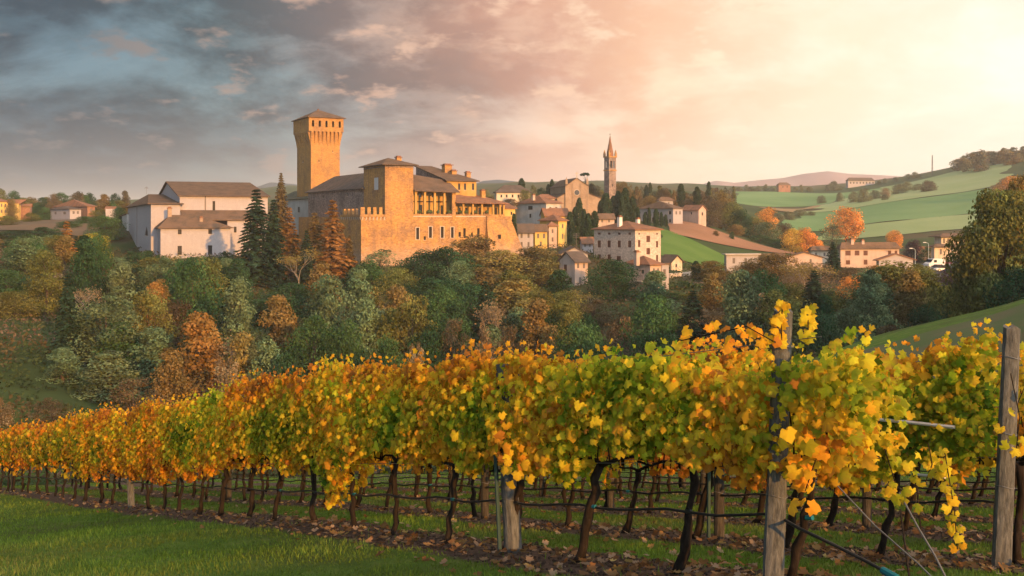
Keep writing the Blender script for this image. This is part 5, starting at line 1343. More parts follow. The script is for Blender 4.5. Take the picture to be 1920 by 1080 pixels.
L('round', 680, 500, 84, 190, 'dg', 'dark tree at the very foot of the castle corner', G)
L('round', 742, 500, 90, 180, 'og', 'olive tree under the lit castle wall', G)
L('round', 790, 468, 104, 196, 'dg', 'dark green tree against the lit wall below the first castle windows', G)
L('round', 845, 462, 104, 194, 'dg', 'dark green tree against the lit wall below the last castle windows', G)
L('round', 815, 520, 130, 172, 'dg', 'large dark green tree in the middle of the castle slope', G)
L('round', 870, 530, 120, 165, 'dg', 'dark tree in front of the brown tree below the bastion', G)
L('round', 770, 560, 110, 158, 'dg', 'dark tree left of the maroon shrub near the vines', G)
L('oval', 888, 440, 100, 212, 'br', 'brown tree rising against the castle loggia wall', G)
L('oval', 930, 468, 110, 200, 'tan', 'golden-brown tree at the foot of the bastion', G)
L('oval', 900, 500, 110, 182, 'br', 'brown-leaved tree below the bastion, left of the golden-brown one', G)
L('cone', 965, 520, 120, 172, 'tan', 'golden-brown drooping tree in front of the bastion trees', G)
L('oval', 1005, 462, 96, 206, 'br', 'brown tree below the white terraced house', G)
L('round', 1040, 480, 80, 198, 'tan', 'tan tree left of the pale cottage', G)
L('cone', 985, 560, 110, 150, 'tan', 'tan conical tree just above the centre vines', G)
L('round', 1010, 540, 90, 165, 'og', 'olive tree behind the tan conical tree', G)
L('round', 1062, 545, 84, 166, 'og', 'olive green tree under the pale cottage', G)
L('round', 1048, 580, 80, 150, 'dg', 'dark tree above the centre vines under the pale cottage', G)
L('wispy', 852, 592, 62, 128, 'maroon', 'maroon shrubby tree just above the vines at centre', G)
L('wispy', 912, 602, 56, 120, 'pink', 'pink-brown shrubby tree just above the vines at centre', G)
L('round', 800, 610, 90, 128, 'dg', 'dark tree above the vines left of the maroon shrubby tree', G)
L('round', 725, 630, 90, 120, 'mg', 'green bushy tree behind the vine tops below the castle corner', G)
L('wispy', 780, 640, 60, 108, 'pink', 'faded pink scrub behind the vine tops left of centre', G)
L('wispy', 955, 605, 70, 122, 'maroon', 'brown scrub beside the pink-brown shrubby tree', G)
L('round', 1145, 486, 94, 182, 'dg', 'dense dark green round tree in front of the stone house', G)
L('wispy', 1112, 560, 90, 165, 'maroon', 'purple-brown scrubby tree left below the dense round tree', G)
L('bush', 1100, 590, 60, 150, 'mg', 'green bush above the vines under the purple-brown tree', G)
L('bush', 1170, 592, 70, 150, 'maroon', 'brown bush under the dense dark round tree', G)
# middle right
L('round', 1222, 552, 70, 182, 'mg', 'green garden tree at the foot of the low brick-fronted house', G)
L('bush', 1256, 555, 60, 180, 'mg', 'green bush right of the low brick-fronted house', G)
L('bush', 1290, 560, 60, 178, 'og', 'olive bush beside the village lane', G)
L('bush', 1280, 528, 60, 200, 'dg', 'clipped dark hedge bush below the stone retaining wall', G)
L('bush', 1210, 585, 80, 160, 'mg', 'broad green bush behind the vines below the stone house', G)
L('bush', 1265, 590, 80, 155, 'og', 'broad olive bush behind the vines right of the stone house', G)
L('cypress', 1305, 489, 17, 216, 'cyp', 'small lone cypress right of the stone retaining wall', G)
L('oval', 1333, 488, 66, 214, 'br', 'brown-green tree beside the white flat-roofed house', G)
L('wispy', 1335, 572, 96, 142, 'pink', 'wide pinkish shrub behind the right-hand vines', G)
L('oval', 1431, 548, 42, 150, 'pink', 'upright pink-brown tree left of the tall vine post', G)
L('round', 1385, 540, 84, 170, 'dg', 'dark tree between the two pinkish shrubs', G)
L('round', 1405, 490, 90, 195, 'br', 'brown tree in front of the white flat-roofed house', G)
L('round', 1460, 474, 120, 192, 'br', 'large brown tree before the low peach house', G, tint=.85)
L('round', 1475, 530, 100, 168, 'og', 'olive tree under the large brown one, behind the tall post', G)
L('wispy', 1520, 490, 100, 186, 'pink', 'pinkish bare-branched tree left of the dark spruce', G)
L('round', 1545, 545, 80, 165, 'og', 'olive tree below the dark village spruce', G)
L('spruce', 1562, 452, 62, 228, 'spr', 'dark blue-green spruce beside the long pink house', G)
L('round', 1603, 516, 62, 178, 'orange', 'vivid orange tree below the long pink house', G)
L('round', 1648, 496, 68, 196, 'rust', 'rust-orange tree in front of the white bungalow', G)
L('round', 1592, 500, 50, 215, 'maroon', 'dull purple tree beside the dark village spruce', G)
L('oval', 1682, 490, 116, 152, 'og', 'tall feathery olive tree in front of the white bungalow', G)
L('oval', 1640, 530, 100, 148, 'gg', 'grey-green willowy tree left of the tall feathery one', G)
L('round', 1725, 495, 72, 196, 'og', 'olive-green tree at the corner of the car park', G)
L('oval', 1757, 530, 62, 165, 'yg', 'yellow-green tree below the car park', G)
L('round', 1795, 500, 64, 190, 'purple', 'purple-leaved tree beside the bright blue car', G)
L('round', 1800, 545, 100, 140, 'dg', 'very dark tree at the left foot of the big right-hand tree', G)
L('round', 1740, 570, 80, 130, 'dg', 'dark tree behind the right-hand hedge', G)
L('round', 1600, 575, 90, 130, 'gg', 'grey-green bushy tree behind the tall vine post', G)
L('round', 1540, 585, 80, 128, 'dg', 'dark bushy tree just right of the tall vine post', G)
L('bush', 1665, 590, 120, 110, 'gg', 'long grey-green hedge at the foot of the field bank', G)
L('bush', 1665, 605, 60, 90, 'maroon', 'reddish-brown bush on the edge of the field bank', G)
L('big', 1876, 352, 170, 108, (.115, .115, .042), 'big olive tree filling the right edge of the view', G)
L('big', 1935, 322, 130, 118, (.24, .14, .05), 'rust-topped tree behind the big olive one at the right edge', G)
L('round', 1815, 470, 70, 125, 'og', 'olive lower tree under the left side of the big right-hand tree', G)
L('round', 1900, 500, 120, 104, 'dg', 'dark undergrowth tree under the big right-hand tree', G)

# cypresses and trees of the village
GC = 'cypresses in the village'
for px, py, w, D, lb, base in ((1086, 371, 18, 285, 'tallest slim cypress in front of the parish church facade', 452), (1069, 397, 18, 272, 'dark cypress beside the tall yellow house', 462),
        (1103, 400, 19, 262, 'broad cypress left of the stone house', 486), (1115, 395, 15, 300, 'shorter cypress directly right of the broad one', 428), (1136, 362, 22, 330, 'thick cypress at the foot of the bell tower', 424),
        (1150, 367, 15, 336, 'cypress just right of the bell tower foot', 420), (1159, 358, 17, 336, 'cypress second to the right of the bell tower', 420), (1172, 352, 20, 332, 'tall thick cypress third to the right of the bell tower', 420),
        (1186, 368, 14, 340, 'short cypress at the end of the bell tower row', 416), (963, 400, 13, 243, 'slim cypress against the end of the castle bastion', 455), (1126, 376, 12, 345, 'thin cypress left of the bell tower row', 420),
        (1078, 388, 15, 292, 'cypress between the tall yellow house and the tallest slim one', 450), (1095, 392, 14, 276, 'cypress between the tallest slim one and the broad one', 470), (1166, 366, 13, 330, 'narrow dark cypress within the bell tower row', 420), (978, 334, 13, 352, 'lone cypress behind the cream villa', 360), (1035, 336, 10, 400, 'thin cypress left of the parish church', 372), (1028, 345, 9, 402, 'shorter thin cypress left of the parish church', 372)):
    L('cypress', px, py, w, D, 'cyp', lb, GC, base=base)
for i, (px, py) in enumerate(((1209, 398), (1217, 389), (1230, 391), (1240, 397), (1248, 402))):
    L('cypress', px, py, 8 if i != 2 else 11, 338, 'cyp', ('shortest leftmost', 'second from the left', 'tall middle', 'fourth', 'short rightmost')[i] + ' small cypress in front of the white villa', GC, base=424)
L('cypress', 1196, 388, 9, 342, 'cyp', 'narrow cypress at the left corner of the white villa', GC, base=420)
L('umbrella', 1098, 322, 20, 410, 'dg', 'umbrella pine showing above the church roof', GC, base=362)
L('round', 1112, 344, 34, 405, 'maroon', 'brown tree between church and bell tower', GC, base=380)
L('round', 1166, 340, 40, 420, 'br', 'brown tree behind the bell tower cypresses', GC, base=380)
L('round', 958, 372, 28, 300, 'maroon', 'dull brown tree above the castle outbuilding', GC, base=392)
L('round', 985, 355, 24, 330, 'og', 'olive tree right of the cream villa', GC, base=385)
L('round', 1015, 352, 24, 395, 'dg', 'dark tree on the skyline between villa and church', GC, base=376)
L('oval', 1000, 346, 12, 380, 'haze', 'thin pale tree on the skyline right of the cream villa', GC, base=374)
L('round', 1290, 372, 30, 400, 'maroon', 'dull brown tree above the pink house', GC, base=392)
L('round', 1218, 366, 30, 430, 'br', 'brown tree above the roof of the white villa', GC, base=388)
L('round', 1245, 352, 28, 440, 'maroon', 'brown tree right above the white villa', GC, base=385)
L('cypress', 1277, 344, 15, 400, 'cyp', 'dark cypress above the pink house', GC, base=386)
L('cypress', 1307, 350, 15, 395, 'cyp', 'dark cypress at the right end of the pink house', GC, base=388)
L('cypress', 1329, 340, 9, 470, 'cyp', 'thin cypress on the skyline left of the pink mountains', GC, base=366)
L('cypress', 1219, 342, 8, 480, 'cyp', 'thin cypress on the skyline above the brown trees', GC, base=372)
# wooded bank beside the ploughed slope
GW = 'trees on the bank beside the ploughed slope'
for px, py, w, D, c, lb in ((1331, 368, 44, 372, 'maroon', 'dark brown tree at the top of the ploughed slope'), (1352, 358, 54, 392, 'br', 'tall brown tree on the bank above the ploughed slope'), (1372, 378, 44, 388, 'og', 'olive tree right of the tall brown one on the bank'),
        (1390, 392, 44, 385, 'dg', 'dark tree on the bank beside the pale orange one'), (1437, 388, 48, 432, 'orange', 'pale orange round tree at the foot of the green field'), (1415, 405, 44, 392, 'og', 'olive tree half down the bank'),
        (1440, 415, 50, 385, 'gg', 'grey-green tree in the middle of the bank'), (1468, 418, 46, 400, 'maroon', 'purplish tree at the low end of the bank'), (1425, 440, 40, 370, 'mg', 'green tree low on the bank above the ploughed earth'),
        (1455, 448, 40, 366, 'mg', 'green tree near the low corner of the ploughed earth'), (1485, 428, 44, 360, 'gold', 'golden tree left of the orange pair'), (1512, 426, 46, 362, 'orange', 'orange tree at the edge of the deep green field'),
        (1530, 446, 30, 350, 'orange', 'small orange tree right of the orange pair'), (1380, 420, 30, 372, 'br', 'brown tree at the edge of the ploughed earth')):
    L('round', px, py, w, D, c, lb, GW)
L('globe', 1586, 388, 66, 440, 'orange', 'big round orange tree in front of the green hillside', GW)
L('wispy', 1560, 420, 44, 420, 'gg', 'grey bare tree left of the big round orange tree', GW)
L('round', 1678, 431, 32, 400, 'orange', 'small orange tree above the right end of the long house', GW)
L('round', 1712, 449, 34, 300, 'purple', 'dark purple round tree right of the long house', GW)
L('round', 1738, 462, 26, 296, 'mg', 'small green tree between purple tree and villa', GW)
L('oval', 1372, 434, 10, 345, 'dg', 'tiny sapling standing on the ploughed slope', GW)
L('oval', 1342, 432, 11, 340, 'br', 'thin bare sapling on the ploughed slope', GW)
# trees along field edges and ridges of the far hill
rt = random.Random(11); many_rows = []
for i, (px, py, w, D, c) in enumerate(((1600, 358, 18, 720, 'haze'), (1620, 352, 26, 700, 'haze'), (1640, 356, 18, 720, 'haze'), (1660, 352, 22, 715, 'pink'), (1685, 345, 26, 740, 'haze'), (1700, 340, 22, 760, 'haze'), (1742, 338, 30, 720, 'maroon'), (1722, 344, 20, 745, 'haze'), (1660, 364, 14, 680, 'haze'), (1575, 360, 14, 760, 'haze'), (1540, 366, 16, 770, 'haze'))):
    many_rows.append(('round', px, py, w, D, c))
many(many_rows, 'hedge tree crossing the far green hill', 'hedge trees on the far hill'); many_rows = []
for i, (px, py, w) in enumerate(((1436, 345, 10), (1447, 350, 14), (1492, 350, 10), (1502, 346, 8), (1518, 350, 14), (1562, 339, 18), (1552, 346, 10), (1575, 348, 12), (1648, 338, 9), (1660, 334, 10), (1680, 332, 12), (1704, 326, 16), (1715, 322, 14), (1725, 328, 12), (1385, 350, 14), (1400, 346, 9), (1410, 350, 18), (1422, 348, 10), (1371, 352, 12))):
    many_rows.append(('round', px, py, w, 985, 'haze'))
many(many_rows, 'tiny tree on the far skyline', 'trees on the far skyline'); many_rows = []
for i in range(26):
    px = 1795 + i * 6.2; py = 300 - min(i, 12) * 1.6 + rt.uniform(-8, 6)
    many_rows.append((('round', 'oval', 'cone')[i % 3], px, py, rt.uniform(18, 30), 880 + rt.uniform(-40, 60), ('tan', 'br', 'haze')[i % 3]))
woodland(many_rows, 'ridge_woodland', 'hazy brown wood crowning the right-hand ridge'); many_rows = []
for i, (px, py, w, D, c) in enumerate(((1905, 330, 60, 560, 'orange'), (1870, 345, 30, 600, 'pink'), (1500, 392, 20, 600, 'haze'), (1520, 396, 16, 600, 'haze'), (1480, 396, 22, 560, 'haze'), (1460, 400, 20, 540, 'haze'))):
    L('round', px, py, w, D, c, ('orange tree in the haze above the big right-hand tree', 'pinkish tree in the haze left of the orange one on the ridge')[i] if i < 2 else 'small hazy tree by the brown stubble strip, %s' % ('third', 'rightmost', 'second', 'leftmost')[i - 2], 'trees by the stubble strip')
# wood behind the village skyline
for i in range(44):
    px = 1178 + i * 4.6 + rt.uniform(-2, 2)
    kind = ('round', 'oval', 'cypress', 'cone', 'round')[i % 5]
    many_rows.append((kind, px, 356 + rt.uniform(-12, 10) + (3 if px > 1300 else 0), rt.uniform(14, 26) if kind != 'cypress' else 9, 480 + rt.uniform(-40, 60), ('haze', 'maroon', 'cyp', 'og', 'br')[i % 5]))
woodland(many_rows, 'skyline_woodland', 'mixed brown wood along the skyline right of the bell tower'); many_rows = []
for i in range(18):
    px = 895 + i * 14.5 + rt.uniform(-4, 4)
    many_rows.append(('round', px, 362 + rt.uniform(-8, 8), rt.uniform(16, 28), 430 + rt.uniform(-20, 60), ('haze', 'og', 'br')[i % 3]))
many(many_rows, 'tree on the slope behind the village roofs', 'trees behind the village roofs'); many_rows = []
# trees of the left skyline
for i in range(28):
    px = -10 + i * 9.0 + rt.uniform(-3, 3)
    many_rows.append((('round', 'round', 'oval', 'cone')[i % 4], px, 372 + rt.uniform(-16, 8) - (6 if px < 60 else 0), rt.uniform(20, 34), 395 + rt.uniform(-15, 40), ('dg', 'og', 'maroon', 'br', 'mg')[i % 5]))
many(many_rows, 'tree on the left skyline behind the houses', 'trees on the left skyline'); many_rows = []
for i, (px, py, w, D, c) in enumerate(((72, 384, 30, 345, 'dg'), (84, 388, 26, 335, 'mg'), (22, 372, 24, 325, 'br'), (185, 392, 28, 330, 'og'), (160, 405, 34, 300, 'mg'), (130, 414, 40, 285, 'mg'), (190, 404, 40, 290, 'mg'), (225, 388, 30, 310, 'dg'), (240, 380, 26, 330, 'br'), (60, 398, 30, 318, 'og'), (12, 404, 40, 300, 'og'))):
    many_rows.append(('round', px, py, w, D, c))
many(many_rows, 'garden tree before the left skyline houses', 'garden trees of the left houses'); many_rows = []
for i in range(30):
    px = 250 + i * 9; many_rows.append(('round', px, 384 + rt.uniform(-6, 5), rt.uniform(18, 30), 430 + rt.uniform(0, 60), ('dg', 'og', 'haze')[i % 3]))
woodland(many_rows, 'far_woodland', 'dark wood behind the white church and the keep')

# more trees that close the wood on the slope
rf = random.Random(31)
def py_for(px, D, h): return HZ - (tz1(xw(px, D), D) + h) / D * F
for tier, (D, p0, p1, n) in enumerate(((232, 10, 190, 5), (205, 15, 215, 5), (186, 20, 470, 9), (168, 10, 480, 10), (150, 60, 470, 9), (134, 90, 560, 9), (178, 560, 1090, 8), (150, 560, 1100, 10), (132, 660, 1120, 9), (140, 1180, 1760, 10), (160, 1180, 1780, 9))):
    rows = []
    n = max(3, int(n * .75))
    for i in range(n):
        px = p0 + (p1 - p0) * (i + .5) / n + rf.uniform(-10, 10); d = D + rf.uniform(-6, 6)
        h = rf.uniform(9.0, 14.5); py = py_for(px, d, h); lo = 482 if 190 < px < 480 else (440 if px < 190 else (488 if px < 960 else 505))
        rows.append((('cone', 'oval', 'round', 'cone', 'oval', 'spruce', 'cone')[(i * 3 + tier) % 7], px, max(py, lo), rf.uniform(66, 100) * 150 / D, d, ('dg', 'gg', 'mg', 'gg', 'og', 'spr', 'br')[(i * 3 + tier) % 7]))
    many(rows, 'tree in tier %s of the wooded slope' % ('one two three four five six seven eight nine ten eleven'.split()[tier]), G)

# undergrowth covering the slopes between the trees
def undergrowth():
    rng = np.random.default_rng(77); n = 150000
    D = rng.uniform(70, 300, n); px = rng.uniform(-120, 2040, n); x = (px - CX) / F * D
    z = terrain(x, D)
    k = vnoise(x, D, 9.0, 6) + .4 * vnoise(x, D, 3.0, 7)
    c = x * DC[0] + D * DC[1]; a = x * DA[0] + D * DA[1]
    keep = (k > .38) & ((c > 60) | (a > 75)) & ~((px > 1600) & (D < 98)) & ~((px > 1225) & (D > 250)) & ~((px < 260) & (D > 255)) & ~((px > 1690) & (px < 1820) & (D > 200))
    pos = np.stack([x, D, z + rng.uniform(0, 1.5, n) * k], 1)[keep]
    nn = rng.normal(size=pos.shape) * .6 + np.array((0, -.2, .8))
    pal = np.array([(.035, .055, .024), (.055, .08, .03), (.10, .08, .04), (.14, .10, .07), (.09, .10, .045)])
    idx = (vnoise(pos[:, 0], pos[:, 1], 14.0, 9) * 5).astype(int).clip(0, 4)
    tone = pal[idx] * rng.uniform(.6, 1.35, (len(pos), 1))
    v, f, cc = leaf_cards(pos, nn, .36, tone, rng)
    o = link('undergrowth', mesh_np('undergrowth', v, f, M_FOL, cc)); o.color = (1, 1, 1, 1)
    tag(o, 'low scrub and brambles covering the gully between the trees', None, None, 'stuff')
undergrowth()
# ---------------------------------------------------------------- vineyard
def wxy(a, c): return float(a * DA[0] + c * DC[0]), float(a * DA[1] + c * DC[1])
VROT = math.atan2(DA[1], DA[0])                   # vine local x runs down the row, local y towards the camera side
SLOPE = -0.196
def rowc(k): return ROW0 + ROWGAP * k
PAL = np.array([(.13, .25, .025), (.30, .43, .03), (.56, .60, .045), (.80, .68, .05), (.90, .60, .045), (.90, .46, .04), (.80, .34, .035), (.46, .21, .05)])
def leaf_color(t, rng):
    t = np.clip(t, 0, .999) * (len(PAL) - 1); i = t.astype(int); f = (t - i)[:, None]
    return (PAL[i] * (1 - f) + PAL[np.minimum(i + 1, len(PAL) - 1)] * f) * rng.uniform(.62, 1.2, (len(t), 1))

def leaf_shape(seed, lod):
    """grape leaf: five toothed lobes, tip towards -y, cupped; returns verts, tris, edge weight"""
    rng = np.random.default_rng(seed)
    if lod == 0:
        ang = np.radians([-90, -66, -48, -22, 2, 26, 48, 68, 82, 98, 112, 132, 154, 178, 202, 228, 246])
        rad = np.array([1.05, .78, .86, .66, .98, .74, .90, .78, .34, .34, .78, .90, .74, .98, .66, .86, .78])
    elif lod == 1:
        ang = np.radians([-90, -50, -5, 45, 90, 135, 185, 230]); rad = np.array([1.0, .66, .95, .8, .35, .8, .95, .66])
    else:
        ang = np.radians([-90, -10, 50, 130, 190]); rad = np.array([1.0, .9, .8, .8, .9])
    rad = rad * rng.uniform(.9, 1.1, len(rad))
    x = rad * np.cos(ang) * .55; y = rad * np.sin(ang) * .52
    z = -(x ** 2 + y ** 2) * rng.uniform(.2, 1.3) + rng.uniform(-.10, .10, len(x)) - np.abs(x) * rng.uniform(-.25, .45) + x * rng.uniform(-.2, .2)
    v = np.concatenate([[[0, .08, .02]], np.stack([x, y, z], 1)])
    n = len(x)
    f = np.array([(0, 1 + i, 1 + (i + 1) % n) for i in range(n)])
    e = np.concatenate([[0.0], np.clip(rad, .4, 1)])
    return v, f, e
SHAPES = {l: [leaf_shape(s + 10 * l, l) for s in range(5)] for l in (0, 1, 2)}

def leaf_basis(nrm, rng, roll=.55):
    n = len(nrm); nrm = nrm / np.linalg.norm(nrm, axis=1, keepdims=True)
    up = np.array((0, 0, 1.0)) + rng.normal(size=(n, 3)) * roll
    up -= nrm * (up * nrm).sum(1, keepdims=True); up /= np.linalg.norm(up, axis=1, keepdims=True) + 1e-9
    return np.cross(up, nrm), up, nrm
def leaves_mesh(name, pos, nrm, size, col, rng, lod, mat=None, flat=1.0):
    X, Y, Z = leaf_basis(nrm, rng)
    V, Fc, C = [], [], []; off = 0
    which = rng.integers(0, 5, len(pos))
    for s in range(5):
        m = which == s
        if not m.any(): continue
        v, f, e = SHAPES[lod][s]; k = m.sum()
        w = (v[None, :, 0:1] * X[m][:, None] + v[None, :, 1:2] * Y[m][:, None] + v[None, :, 2:3] * flat * Z[m][:, None]) * size[m][:, None, None] + pos[m][:, None]
        V.append(w.reshape(-1, 3)); Fc.append((f[None] + (np.arange(k) * len(v))[:, None, None] + off).reshape(-1, 3)); off += k * len(v)
        edge = (e[None, :, None] > .75) * np.where(rng.random((k, 1, 1)) < .3, rng.uniform(.3, .9, (k, 1, 1)), rng.uniform(0, .25, (k, 1, 1)))
        cc = col[m][:, None, :] * (1 - edge) + np.array((.34, .15, .045)) * edge
        C.append(cc.reshape(-1, 3))
    return mesh_np(name, np.concatenate(V), np.concatenate(Fc), mat or M_VINE, np.concatenate(C))

def canopy(a0, k, n, rng, far=0.0, width=.86, sparse=0.0, low=0.0):
    """leaf positions in a vine's own axes, for the vine at a0 in row k"""
    x = rng.uniform(-width, width, n); A = a0 + x
    kk = np.full(n, k * 7.7)
    top = 1.74 + .24 * vnoise(A, kk, .9, 21) + .14 * vnoise(A, kk, .28, 22) + .27 * sst(np.array(A), 6.0, 12)
    if k == 0: top = top - .20 * (1 - sst(np.array(A), 5.3, 6.5))
    if k == 1: top = top + .12
    bot = .62 + .62 * vnoise(A, kk, .55, 23) - .42 * sst(vnoise(A, kk, 1.1, 24), .72, .95) - low - .22 * sst(np.array(A), 16, 26)
    q = rng.beta(1.05, 1.05, n)
    z = bot + (top - bot) * q
    shoot = rng.random(n) < .025
    z = np.where(shoot, top + rng.random(n) ** 1.5 * .16, z)
    bulge = .16 + .20 * np.sin(np.clip((z - .6) / 1.6, 0, 1) * math.pi) + .12 * (vnoise(A, z, .45, 25) - .5)
    s = np.where(rng.random(n) < .66, 1.0, -1.0)
    y = s * bulge * rng.uniform(.25, 1.08, n)
    g = vnoise(A + k * 3.1, z * 1.2, .38, 26) + .5 * vnoise(A, z, .16, 27)
    keep = (g > .30 + sparse) | (rng.random(n) < .25)
    zz = z + SLOPE * x
    nr = np.stack([rng.normal(size=n) * .55, s * (.9 + .2 * rng.random(n)), .30 + rng.normal(size=n) * .5], 1)
    rel = np.clip((z - .8) / 1.35, 0, 1)
    t = .385 + .62 * (vnoise(A, z, .75, 31 + k) - .5) + .45 * (vnoise(A, z, .20, 33) - .5) + .42 * np.clip(rel - .72, 0, 1) / .28 * .5 + .22 * np.clip(.35 - rel, 0, 1) / .35 + far * .20 \
        + .10 * np.sin(A * .9) + (.05 if k == 1 else 0) + rng.normal(size=n) * .15
    col = leaf_color(t, rng)
    size = np.clip(rng.lognormal(math.log(.084), .30, n), .045, .165) * np.where(shoot, .75, 1.0)
    P = np.stack([x, y, zz], 1)
    return P[keep], nr[keep], size[keep], col[keep]

def vine_trunk_mesh(seed):
    rr = random.Random(seed); m = MB(); lx = rr.uniform(-.26, .12); ly = rr.uniform(-.07, .07)
    h = rr.uniform(.82, .98); p = []; r = []
    base = rr.uniform(.028, .043)
    for i in range(9):
        t = i / 8; p.append((-lx * (1 - t) ** 1.2 + rr.uniform(-.022, .022), -ly * (1 - t) + rr.uniform(-.03, .03), -.12 + t * (h + .12)))
        r.append(base * (1.35 - .55 * t + (.25 if i in (7, 8) else 0)) * rr.uniform(.86, 1.16))
    r[0] *= 1.35
    m.tube(p, r, 9, True, .24, rr)
    top = Vector(p[-1])
    for s in (-1, 1):
        q = [top]; L_ = rr.uniform(.55, .75)
        for i in range(1, 5): q.append(Vector((top.x + s * L_ * i / 4, top.y + rr.uniform(-.03, .03), h + .04 + SLOPE * s * L_ * i / 4 + rr.uniform(-.02, .04))))
        m.tube(q, [base * .7, base * .5, base * .42, base * .36, .012], 6, True, .15, rr)
    for i in range(9):
        x = rr.uniform(-.45, .62); z0 = h + SLOPE * x; y = rr.uniform(-.1, .1)
        m.tube([(x, 0, z0), (x + rr.uniform(-.06, .06), y, z0 + .5), (x + rr.uniform(-.14, .14), y * 1.8, z0 + rr.uniform(.6, .92))], [.009, .007, .003], 4)
    return m.mesh('trunk', M_VTRUNK, True)
VT = [vine_trunk_mesh(200 + i) for i in range(8)]

# leaf meshes shared by the separate leaves of the near vines: shape x colour
LEAFCOL = [leaf_color(np.array([t]), np.random.default_rng(int(t * 100)))[0] for t in (.12, .24, .34, .43, .52, .60, .68, .76, .85, .95)]
LEAFMESH = []
for ci, c in enumerate(LEAFCOL):
    row = []
    for s in range(4):
        v, f, e = SHAPES[0][s]
        edge = (e[:, None] > .75) * (.08, .22, .45, .75)[s]; cc = c[None] * (1 - edge) + np.array((.36, .16, .045)) * edge
        me = mesh_np('leaf', v, f, M_VINE, cc); row.append(me)
    LEAFMESH.append(row)
_lc = np.array(LEAFCOL)

def add_leaf_objects(o, P, N_, S_, C_, rng):
    X, Y, Z = leaf_basis(N_, rng)
    for i in range(len(P)):
        ci = int(((_lc - C_[i]) ** 2).sum(1).argmin())
        lf = link('leaf', LEAFMESH[ci][int(rng.integers(0, 4))], o)
        mt = Matrix(((X[i][0], Y[i][0], Z[i][0]), (X[i][1], Y[i][1], Z[i][1]), (X[i][2], Y[i][2], Z[i][2])))
        lf.rotation_euler = mt.to_euler(); lf.location = P[i]; s = float(S_[i]) * 1.08; lf.scale = (s, s, s)


ROWNAME = ['front', 'second', 'third', 'fourth', 'fifth', 'sixth', 'seventh']
vr = np.random.default_rng(42)
FOLP = {}
for lod, nv, n, sz in ((1, 6, 1000, 1.05), (2, 6, 760, 1.3)):
    FOLP[lod] = []
    for i in range(nv):
        rng = np.random.default_rng(500 + lod * 20 + i)
        P, N_, S_, C_ = canopy(i * 2.9 + 3, 3 + i % 2, n, rng, far=.05 if lod == 1 else .2, sparse=.02)
        FOLP[lod].append(leaves_mesh('foliage', P, N_, S_ * sz, C_, rng, lod))

def vine(k, i):
    a = A0 + VGAP * i + (.18 * math.sin(i * 12.9 + k * 4.1) if (k or i > 4) else 0); c = rowc(k)
    x, y = wxy(a, c); depth = y
    o = empty('grape_vine', (x, y, tz1(x, y)), VROT)
    link('trunk', VT[(i * 3 + k * 5) % 8], o)
    rng = np.random.default_rng(1000 + k * 100 + i)
    lod = 0 if depth < 17 else (1 if depth < 27 else 2)
    near = (k == 0 and i <= 12) or (k == 1 and i <= 3)
    if near or (k == 0 and lod < 2):
        n = 1900 if lod == 0 else 1500
        P, N_, S_, C_ = canopy(a, k, n, rng, far=float(sst(np.array(a), 16, 36)), sparse=0.0 if i > 1 else .16, low=.15 if (k == 0 and i == 0) else 0)
        if k == 0 and i == 0: keep = P[:, 0] > -.6
        elif k == 1 and i == 0: keep = P[:, 0] > .22
        else: keep = np.ones(len(P), bool)
        P, N_, S_, C_ = P[keep], N_[keep], S_[keep], C_[keep]
        if near:
            order = np.argsort(-(P[:, 1] + .10 * rng.random(len(P)))); nb = 150 if k == 0 else 100
            s = order[:nb]; rest = order[nb:]
            add_leaf_objects(o, P[s], N_[s], S_[s], C_[s], rng)
        else: rest = np.arange(len(P))
        fo = link('foliage', leaves_mesh('foliage', P[rest], N_[rest], S_[rest], C_[rest], rng, lod), o)
    else:
        me = FOLP[lod if lod else 1][(i * 5 + k * 3) % 6]
        fo = link('foliage', me, o)
        if (i + k) % 2: fo.scale = (1, -1, 1)
    fo['kind'] = 'stuff'
    far = float(sst(np.array(a), 18, 42))
    j = vr.uniform(.9, 1.1); fo.color = (j * (1 - .04 * far), j * (1 - .20 * far) * vr.uniform(.9, 1.08), j * (1 - .1 * far), 1)
    if k == 0:
        if i == 0: lb = 'end vine of the front row, orange leaves hanging low beside the tall grey post'
        elif i <= 2: lb = ORD[i - 1] + ' vine left of the tall grey end post in the front row'
        elif i == 3: lb = 'gnarled vine leaning against the thick second post of the front row'
        elif i <= 14: lb = ORD[i - 4] + ' vine left of the thick second post in the front row'
        elif i <= 33: lb = ORD[i - 15] + ' vine beyond the dark third post in the front row'
        else: lb = 'orange-brown vine at the low far end of the front row, %s from its last post' % ORD[i - 27]
    elif k == 1 and i < 8: lb = ('end vine' if i == 0 else ORD[i] + ' vine from the right-hand end') + ' of the second row'
    else: lb = '%s vine from the right-hand end of the %s row, seen under the rows in front' % ('end' if i == 0 else ORD[i], ROWNAME[k])
    tag(o, lb, 'vine', 'vines of the %s row' % ROWNAME[k])
    return o
for i in range(38): vine(0, i)
for i in range(30): vine(1, i)
for k, n in ((2, 24), (3, 22), (4, 20), (5, 18), (6, 16)):
    for i in range(n): vine(k, i)

